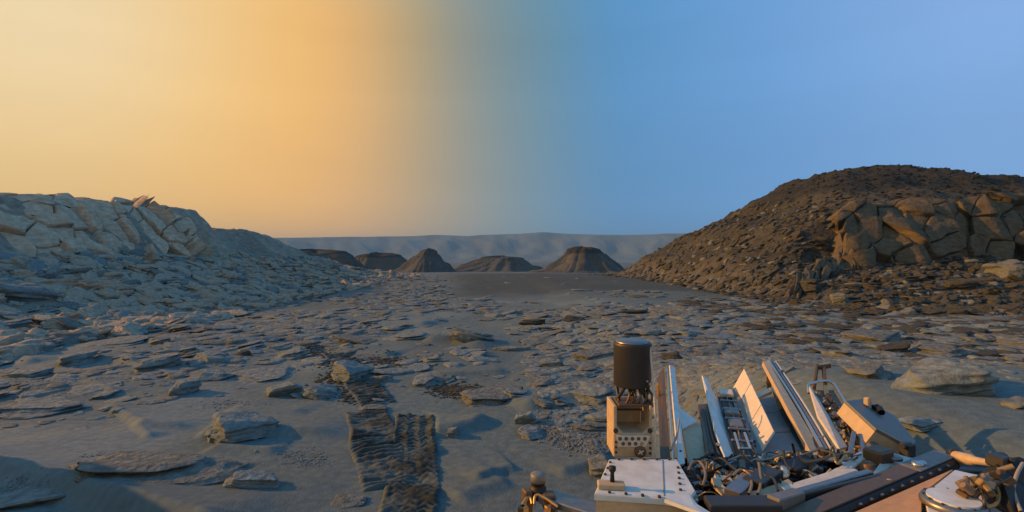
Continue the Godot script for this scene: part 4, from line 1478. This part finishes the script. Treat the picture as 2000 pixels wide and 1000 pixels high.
func build_arm() -> void:
	# ---- folded arm: a heavy black beam running up to the right, then a tan forearm and the tool turret
	var a := Q(1545, 1030, 1.72)
	var b := Q(1852, 899, 2.2)
	var st := mb()
	bar(st, a, b, 0.094, 0.048, Vector3(-0.12, 1, 0.1), 0.012)
	var arm := part("arm_beam", st, M.black)
	st = mb()
	bar(st, a.lerp(b, 0.02) + Vector3(-0.008, 0.028, -0.006), a.lerp(b, 0.72) + Vector3(-0.008, 0.028, -0.006), 0.070, 0.008, Vector3(-0.12, 1, 0.1), 0.002)
	part("arm_cover", st, M.bronze, arm)
	st = mb()
	bar(st, a.lerp(b, 0.73) + Vector3(-0.008, 0.028, -0.006), a.lerp(b, 0.99) + Vector3(-0.008, 0.028, -0.006), 0.078, 0.007, Vector3(-0.12, 1, 0.1), 0.002)
	part("arm_end_cover", st, M.grey, arm)
	st = mb(true)
	var hc := a.lerp(b, 0.78) + Vector3(-0.010, 0.031, 0.0)
	lathe(st, hc, hc + Vector3(-0.001, 0.010, 0.001), [[0.0, 0.022], [1.0, 0.020]], 20)
	lathe(st, hc + Vector3(0.03, 0, -0.012), hc + Vector3(0.029, 0.008, -0.011), [[0.0, 0.016], [1.0, 0.013]], 20)
	part("joint_cap", st, M.metal, arm)
	for k in 10:
		st = mb()
		var q := a.lerp(b, 0.30 + k * 0.065) + Vector3(0.02, 0.016, 0.043)
		cyl(st, q, q + Vector3(0, 0.008, 0.006), 0.005, -1.0, 8)
		part("bolt", st, M.steel, arm)
	st = mb()
	cyl(st, Q(1866, 886, 2.18), Q(1858, 886, 2.24), 0.02)
	box(st, Transform3D(Basis(), Q(1862, 886, 2.19)), Vector3(0.03, 0.02, 0.03))
	part("elbow", st, M.dark, arm)
	st = mb(true)
	lathe(st, Q(1868, 894, 2.18), Q(1940, 905, 2.0), [[0.0, 0.024], [0.02, 0.028], [0.45, 0.022], [0.52, 0.016], [1.0, 0.012]], 18)
	part("forearm", st, M.tan, arm)
	# turret
	st = mb()
	plate(st, poly([[1945, 900, 1.84], [1990, 892, 1.84], [2060, 920, 1.8], [2060, 1040, 1.62], [1985, 1020, 1.62], [1962, 950, 1.7]]), 0.16)
	var tu := part("tool_turret", st, M.black, null)
	st = mb()
	box(st, Transform3D(Basis(Vector3.UP, 0.4), Q(1950, 900, 1.840)), Vector3(0.05, 0.04, 0.06), 0.006)
	cyl(st, Q(1938, 898, 1.858), Q(1958, 894, 1.886), 0.022)
	cyl(st, Q(1973, 900, 1.822), Q(1978, 898, 1.803), 0.008)
	part("turret_joint", st, M.dark, tu)
	rng.seed = 31
	for k in 30:
		st = mb()
		var t := rng.randf()
		var q := Q(lerpf(1952, 1888, t) + rng.randf_range(-14, 14), lerpf(925, 965, t) + rng.randf_range(-16, 22), 1.73 + rng.randf_range(-0.05, 0.03))
		if k % 3 == 0:
			cyl(st, q, q + Vector3(rng.randf_range(-0.04, 0.04), rng.randf_range(-0.02, 0.04), rng.randf_range(-0.02, 0.02)), rng.randf_range(0.006, 0.012))
		else:
			box(st, Transform3D(Basis.from_euler(Vector3(rng.randf(), rng.randf() * 3.0, rng.randf())), q), Vector3(rng.randf_range(0.012, 0.035), rng.randf_range(0.012, 0.03), rng.randf_range(0.012, 0.035)), 0.003)
		part("turret_fitting", st, [M.bronze, M.gold, M.steel, M.dark, M.cable][rng.randi() % 5], tu)
	st = mb(true)
	tube(st, [Q(1896, 955, 1.766), Q(1920, 935, 1.785), Q(1940, 925, 1.794), Q(1952, 930, 1.785)], 0.008)
	tube(st, [Q(1925, 990, 1.656), Q(1945, 985, 1.674), Q(1952, 965, 1.702), Q(1945, 950, 1.720)], 0.006)
	tube(st, [Q(1918, 1010, 1.656), Q(1921, 975, 1.693), Q(1915, 955, 1.730)], 0.004)
	part("turret_hose", st, M.gold, tu)
	st = mb(true)
	tube(st, [Q(1998, 905, 1.794), Q(1985, 930, 1.748), Q(1980, 960, 1.711), Q(1995, 1000, 1.638)], 0.006)
	part("turret_cable", st, M.wire, tu)

	# ---- white deck box under the arm with a round white target
	st = mb()
	prism(st, [[1.745, 2.02], [1.79, 1.976], [1.98, 1.85], [1.93, 1.50], [1.31, 1.60], [1.455, 1.818]], 0.86, 1.120, 0.0, 0.004)
	var wb := part("side_box", st, M.white)
	st = mb()
	prism(st, [[1.74, 2.015], [1.785, 1.97], [1.97, 1.84], [1.92, 1.51], [1.315, 1.61], [1.455, 1.81]], 1.123, 1.160, 0.0, 0.005)
	part("side_box_lid", st, M.white_clean, wb)
	st = mb()
	plate(st, [Vector3(1.738, 1.158, -2.02) - RB, Vector3(1.452, 1.158, -1.815) - RB, Vector3(1.30, 1.158, -1.63) - RB, Vector3(1.12, 1.115, -1.70) - RB, Vector3(1.17, 1.12, -1.755) - RB], 0.012, Vector3.DOWN)
	part("side_flank", st, M.amber, wb)
	st = mb()
	box(st, Transform3D(Basis(), Vector3(1.445, 1.163, -1.77) - RB), Vector3(0.012, 0.006, 0.006))
	part("latch", st, M.dark, wb)
	var tc := P(1862, 988, 1.72)
	var base := Vector3(tc.x, 1.162, tc.z) - RB
	st = mb(true)
	lathe(st, base, base + Vector3(0, 0.022, 0), [[0.0, 0.092], [0.5, 0.092], [1.0, 0.086], [1.0, 0.074]], 40)
	var tg := part("round_target", st, M.steel, wb)
	st = mb()
	lathe(st, base + Vector3(0, 0.018, 0), base + Vector3(0, 0.028, 0), [[0.0, 0.073], [1.0, 0.072]], 40)
	part("target_face", st, M.white_clean, tg)
	st = mb()
	for k in 12:
		var t := TAU * k / 12.0
		cyl(st, base + Vector3(cos(t) * 0.08, 0.02, sin(t) * 0.08), base + Vector3(cos(t) * 0.08, 0.027, sin(t) * 0.08), 0.004, -1.0, 8)
	part("target_bolts", st, M.dark, tg)
	# back deck corner
	st = mb()
	plate(st, poly([[1735, 882, 2.28], [1800, 900, 2.30], [1812, 903, 2.28], [1735, 935, 2.05], [1690, 945, 2.0]]), 0.02, Vector3.DOWN)
	var dc := part("deck_corner", st, M.white)
	st = mb(true)
	var rc := Q(1748, 899, 2.2)
	lathe(st, rc + Vector3(0, 0.004, 0), rc + Vector3(0, 0.02, 0), [[0.0, 0.028], [0.7, 0.028], [1.0, 0.02]], 20)
	part("port", st, M.steel, dc)

func build_deck_clutter() -> void:
	var st := mb()
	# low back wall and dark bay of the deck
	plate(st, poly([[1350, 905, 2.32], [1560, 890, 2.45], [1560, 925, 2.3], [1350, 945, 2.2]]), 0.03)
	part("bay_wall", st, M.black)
	st = mb()
	plate(st, poly([[1370, 915, 2.28], [1432, 893, 2.42], [1440, 898, 2.38], [1378, 930, 2.2]]), 0.03)
	part("bay_strut", st, M.steel)
	# curved white-ended handrail
	var rail := [Q(1398, 938, 2.02), Q(1404, 952, 1.96), Q(1420, 966, 1.91), Q(1445, 972, 1.88), Q(1480, 968, 1.90), Q(1520, 955, 1.95), Q(1545, 945, 1.98)]
	st = mb()
	for i in rail.size() - 1:
		bar(st, rail[i], rail[i + 1] + (rail[i + 1] - rail[i]) * 0.06, 0.036, 0.02, Vector3(0, 1, 0.4), 0.004)
	var hr := part("handrail", st, M.tan)
	st = mb()
	bar(st, Q(1397, 935, 2.04), Q(1430, 940, 2.03), 0.05, 0.02)
	part("rail_end", st, M.white, hr)
	# long bars of the deck
	for e in [[1535, 960, 1.92, 1665, 918, 2.12, 0.05, 0.018, "white"], [1545, 968, 1.90, 1700, 925, 2.06, 0.03, 0.03, "steel"], [1640, 925, 2.10, 1692, 888, 2.28, 0.04, 0.02, "white"], [1618, 935, 2.08, 1648, 918, 2.14, 0.05, 0.012, "white_clean"], [1660, 902, 2.25, 1700, 878, 2.36, 0.03, 0.02, "metal"], [1560, 975, 1.86, 1720, 935, 2.02, 0.02, 0.04, "dark"], [1430, 965, 1.86, 1470, 930, 2.05, 0.06, 0.03, "steel"], [1470, 950, 1.95, 1510, 925, 2.1, 0.08, 0.05, "dark"], [1535, 925, 2.15, 1585, 905, 2.3, 0.09, 0.06, "black"], [1510, 985, 1.78, 1560, 970, 1.86, 0.05, 0.05, "grey"], [1380, 985, 1.8, 1520, 985, 1.78, 0.08, 0.03, "dark"], [1520, 905, 2.35, 1600, 893, 2.45, 0.05, 0.05, "tan"], [1568, 920, 2.15, 1600, 935, 2.08, 0.02, 0.02, "tan"]]:
		st = mb()
		bar(st, Q(e[0], e[1], e[2]), Q(e[3], e[4], e[5]), e[6], e[7])
		part("deck_bar", st, M[e[8]])
	# cylinders and boxes
	rng.seed = 5
	for e in [[1447, 945, 1.99, 0.034, 0.05, "grey"], [1490, 940, 2.02, 0.026, 0.05, "dark"], [1525, 925, 2.1, 0.022, 0.06, "metal"], [1578, 912, 2.2, 0.03, 0.05, "bronze"], [1345, 930, 2.15, 0.03, 0.07, "dark"], [1382, 905, 2.25, 0.025, 0.05, "steel"], [1605, 960, 1.95, 0.02, 0.03, "steel"], [1655, 945, 2.0, 0.018, 0.04, "dark"], [1695, 915, 2.15, 0.03, 0.06, "bronze"]]:
		st = mb(true)
		var q := Q(e[0], e[1], e[2])
		lathe(st, q + Vector3(0, -e[4] * 0.6, 0), q + Vector3(rng.randf_range(-0.02, 0.02), e[4] * 0.5, rng.randf_range(-0.02, 0.02)), [[0.0, e[3]], [0.7, e[3]], [0.72, e[3] * 0.8], [0.95, e[3] * 0.8], [1.0, e[3] * 0.6]], 18)
		part("deck_cylinder", st, M[e[5]])
	for k in 110:
		st = mb()
		var px := rng.randf_range(1345, 1720)
		var py := rng.randf_range(905, 985) - (px - 1345) * 0.10
		var d: float = 0.93 / ((py - 500.0) / 1000.0)
		var q := Q(px, py, d)
		var sz := Vector3(rng.randf_range(0.012, 0.05), rng.randf_range(0.01, 0.035), rng.randf_range(0.012, 0.05))
		if rng.randf() < 0.35:
			cyl(st, q, q + Vector3(rng.randf_range(-0.05, 0.05), rng.randf_range(0.0, 0.04), rng.randf_range(-0.04, 0.04)), rng.randf_range(0.006, 0.014))
		else:
			box(st, Transform3D(Basis.from_euler(Vector3(rng.randf_range(-0.2, 0.2), rng.randf() * 3.0, rng.randf_range(-0.2, 0.2))), q), sz, 0.003)
		part("deck_fitting", st, [M.dark, M.steel, M.bronze, M.black, M.grey, M.gold, M.metal][rng.randi() % 7])
	# cables
	for k in 60:
		st = mb(true)
		var px := rng.randf_range(1340, 1690)
		var py := rng.randf_range(895, 975) - (px - 1345) * 0.06
		var pts := []
		var dx := rng.randf_range(-26, 34)
		for i in 5:
			var x := px + dx * i * 0.8 + rng.randf_range(-9, 9)
			var y := py + rng.randf_range(-13, 13)
			pts.append(Q(x, y, 0.90 / ((py - 500.0) / 1000.0) + rng.randf_range(-0.05, 0.03)))
		tube(st, pts, rng.randf_range(0.0025, 0.005), 6)
		part("cable", st, [M.cable, M.wire, M.dark, M.bronze, M.gold, M.black, M.cable][rng.randi() % 7])
	# loops of hose by the white box and the mid deck
	for e in [[[1345, 920], [1352, 905], [1368, 903], [1378, 925], [1372, 950]], [[1395, 900], [1408, 895], [1425, 908], [1440, 920]], [[1430, 930], [1445, 918], [1462, 925], [1468, 945], [1462, 965]], [[1480, 900], [1490, 925], [1510, 935], [1520, 960]], [[1530, 880], [1535, 905], [1548, 915], [1552, 890], [1548, 868]], [[1558, 880], [1566, 900], [1590, 900], [1625, 890], [1640, 888]], [[1600, 880], [1625, 885], [1635, 905], [1650, 890]], [[1480, 985], [1495, 970], [1515, 968], [1520, 978], [1505, 985]], [[1482, 905], [1486, 940], [1480, 965]]]:
		st = mb(true)
		var pts := []
		for q in e:
			pts.append(Q(q[0], q[1], 0.86 / ((q[1] - 500.0) / 1000.0) if q[1] > 900 else 2.18))
		tube(st, pts, 0.0055)
		part("hose", st, [M.cable, M.gold, M.dark][rng.randi() % 3])
	# triangular white plate in front of the white box
	st = mb()
	plate(st, poly([[1298, 975, 1.80], [1345, 962, 1.86], [1362, 985, 1.78], [1400, 1008, 1.7], [1375, 1003, 1.7]]), 0.012, Vector3.DOWN)
	part("corner_plate", st, M.white_clean)

	# ---- small camera on an outrigger at the rover's left
	st = mb()
	bar(st, Q(1062, 968, 2.1), Q(1170, 1003, 1.95), 0.09, 0.03)
	var og := part("outrigger", st, M.steel)
	st = mb(true)
	lathe(st, Q(1051, 972, 2.1), Q(1051, 926, 2.1), [[0.0, 0.034], [0.45, 0.034], [0.47, 0.028], [0.62, 0.028], [0.64, 0.030], [0.97, 0.030], [1.0, 0.026]], 24)
	part("camera_tube", st, M.black, og)
	st = mb(true)
	lathe(st, Q(1051, 940, 2.1), Q(1051, 924, 2.1), [[0.0, 0.031], [0.9, 0.031], [1.0, 0.027]], 24)
	part("camera_cap", st, M.grey, og)
	st = mb()
	box(st, Transform3D(Basis(Vector3.UP, 0.3), Q(1030, 978, 2.08)), Vector3(0.035, 0.09, 0.05))
	box(st, Transform3D(Basis(Vector3.UP, 0.1), Q(1072, 978, 2.06)), Vector3(0.05, 0.06, 0.06))
	part("camera_bracket", st, M.bronze, og)
	st = mb(true)
	tube(st, [Q(1015, 1003, 2.0), Q(1022, 985, 2.03), Q(1034, 970, 2.06), Q(1040, 985, 2.03)], 0.008)
	tube(st, [Q(1044, 985, 2.02), Q(1046, 968, 2.04), Q(1060, 970, 2.03), Q(1090, 990, 1.98)], 0.006)
	part("camera_cable", st, M.gold, og)
	for k in 8:
		st = mb()
		var q := Q(rng.randf_range(1015, 1160), rng.randf_range(975, 1003), 2.0)
		q.y = Q(1062, 972, 2.1).lerp(Q(1170, 1006, 1.95), clampf((q.x - Q(1062, 968, 2.1).x) / 0.2, 0.0, 1.0)).y
		box(st, Transform3D(Basis.from_euler(Vector3(0, rng.randf() * 3.0, 0)), q), Vector3(0.03, 0.03, 0.025), 0.003)
		part("bracket_fitting", st, [M.steel, M.dark, M.gold][k % 3], og)

# ------------------------------------------------------------------
func _ready() -> void:
	# camera, sky, sun, exposure
	var cam := Camera3D.new()
	cam.name = "camera"
	cam.position = Vector3(0, EYE, 0)
	cam.fov = 53.13
	cam.near = 0.05
	cam.far = 6000.0
	add_child(cam)
	cam.current = true
	var env := Environment.new()
	env.background_mode = Environment.BG_SKY
	var sky := Sky.new()
	sky.sky_material = make_sky()
	env.sky = sky
	env.tonemap_mode = Environment.TONE_MAPPER_LINEAR
	env.tonemap_exposure = 1.0
	env.sdfgi_enabled = true
	env.ssao_enabled = true
	env.ssil_enabled = true
	env.fog_enabled = true
	env.fog_density = 0.00042
	env.fog_light_color = Color(0.55, 0.78, 1.0)
	var we := WorldEnvironment.new()
	we.name = "environment"
	we.environment = env
	add_child(we)
	var sun := DirectionalLight3D.new()
	sun.name = "sun"
	sun.light_color = Color(1.0, 0.70, 0.36)
	sun.light_energy = 1.6
	sun.light_angular_distance = 0.5
	sun.shadow_enabled = true
	var e := deg_to_rad(20.0)
	var a := deg_to_rad(10.0)
	sun.basis = Basis.looking_at(Vector3(cos(e) * cos(a), -sin(e), cos(e) * sin(a)))
	add_child(sun)

	n1.seed = 3
	n1.frequency = 0.02
	n1.fractal_octaves = 4
	n2.seed = 8
	n2.frequency = 0.02
	n2.fractal_octaves = 3
	n3.seed = 15
	n3.frequency = 0.02
	n3.fractal_octaves = 4
	make_materials()
	make_ripples()
	build_land()
	track(812, 806, 800, 1040, 0.46, true, "right wheel track with zigzag cleat marks in the sand", 1)
	track(712, 800, 770, 960, 0.50, false, "left wheel track, fainter and broken, beside the zigzag one", 2)
	track(742, 792, 655, 690, 0.5, false, "rough wheel trail running back among the stones beyond the clear tracks", 3)
	for l in [3, 4, 5]:
		icosphere(l)
	for k in 16:
		stones_fine.append(stone(k, 4, 1.0 if k % 3 else 0.0))
		stones_hero.append(stone(k, 5, 1.0 if k % 3 else 0.0))
	for k in 6:
		stones_small.append(stone(k + 40, 3, 1.0))
	hero_rocks()
	build_rover()
	scatter_rocks()
	gravel("gravel", "rough dark gravel churned up by a wheel, left of the tan tray", [[1095, 845, 60, 26], [1140, 865, 60, 24], [1060, 830, 40, 14], [1165, 878, 50, 16]], 2600, 0.012, 0.034, M.rock_tan, 61)
	gravel("gravel", "broken dark gravel along the rough path beyond the wheel tracks", [[640, 700, 60, 30], [700, 770, 60, 20], [610, 680, 40, 20], [660, 740, 50, 22], [900, 765, 60, 14], [880, 760, 60, 12], [760, 705, 70, 16]], 2600, 0.02, 0.05, M.rock_dark, 62)
	gravel("gravel", "fine pebbles beside the whaleback outcrop", [[580, 895, 60, 24], [610, 905, 50, 14], [220, 905, 60, 14], [40, 960, 60, 20], [60, 750, 90, 26], [130, 765, 90, 20], [450, 790, 80, 10]], 1500, 0.006, 0.022, M.rock, 63)
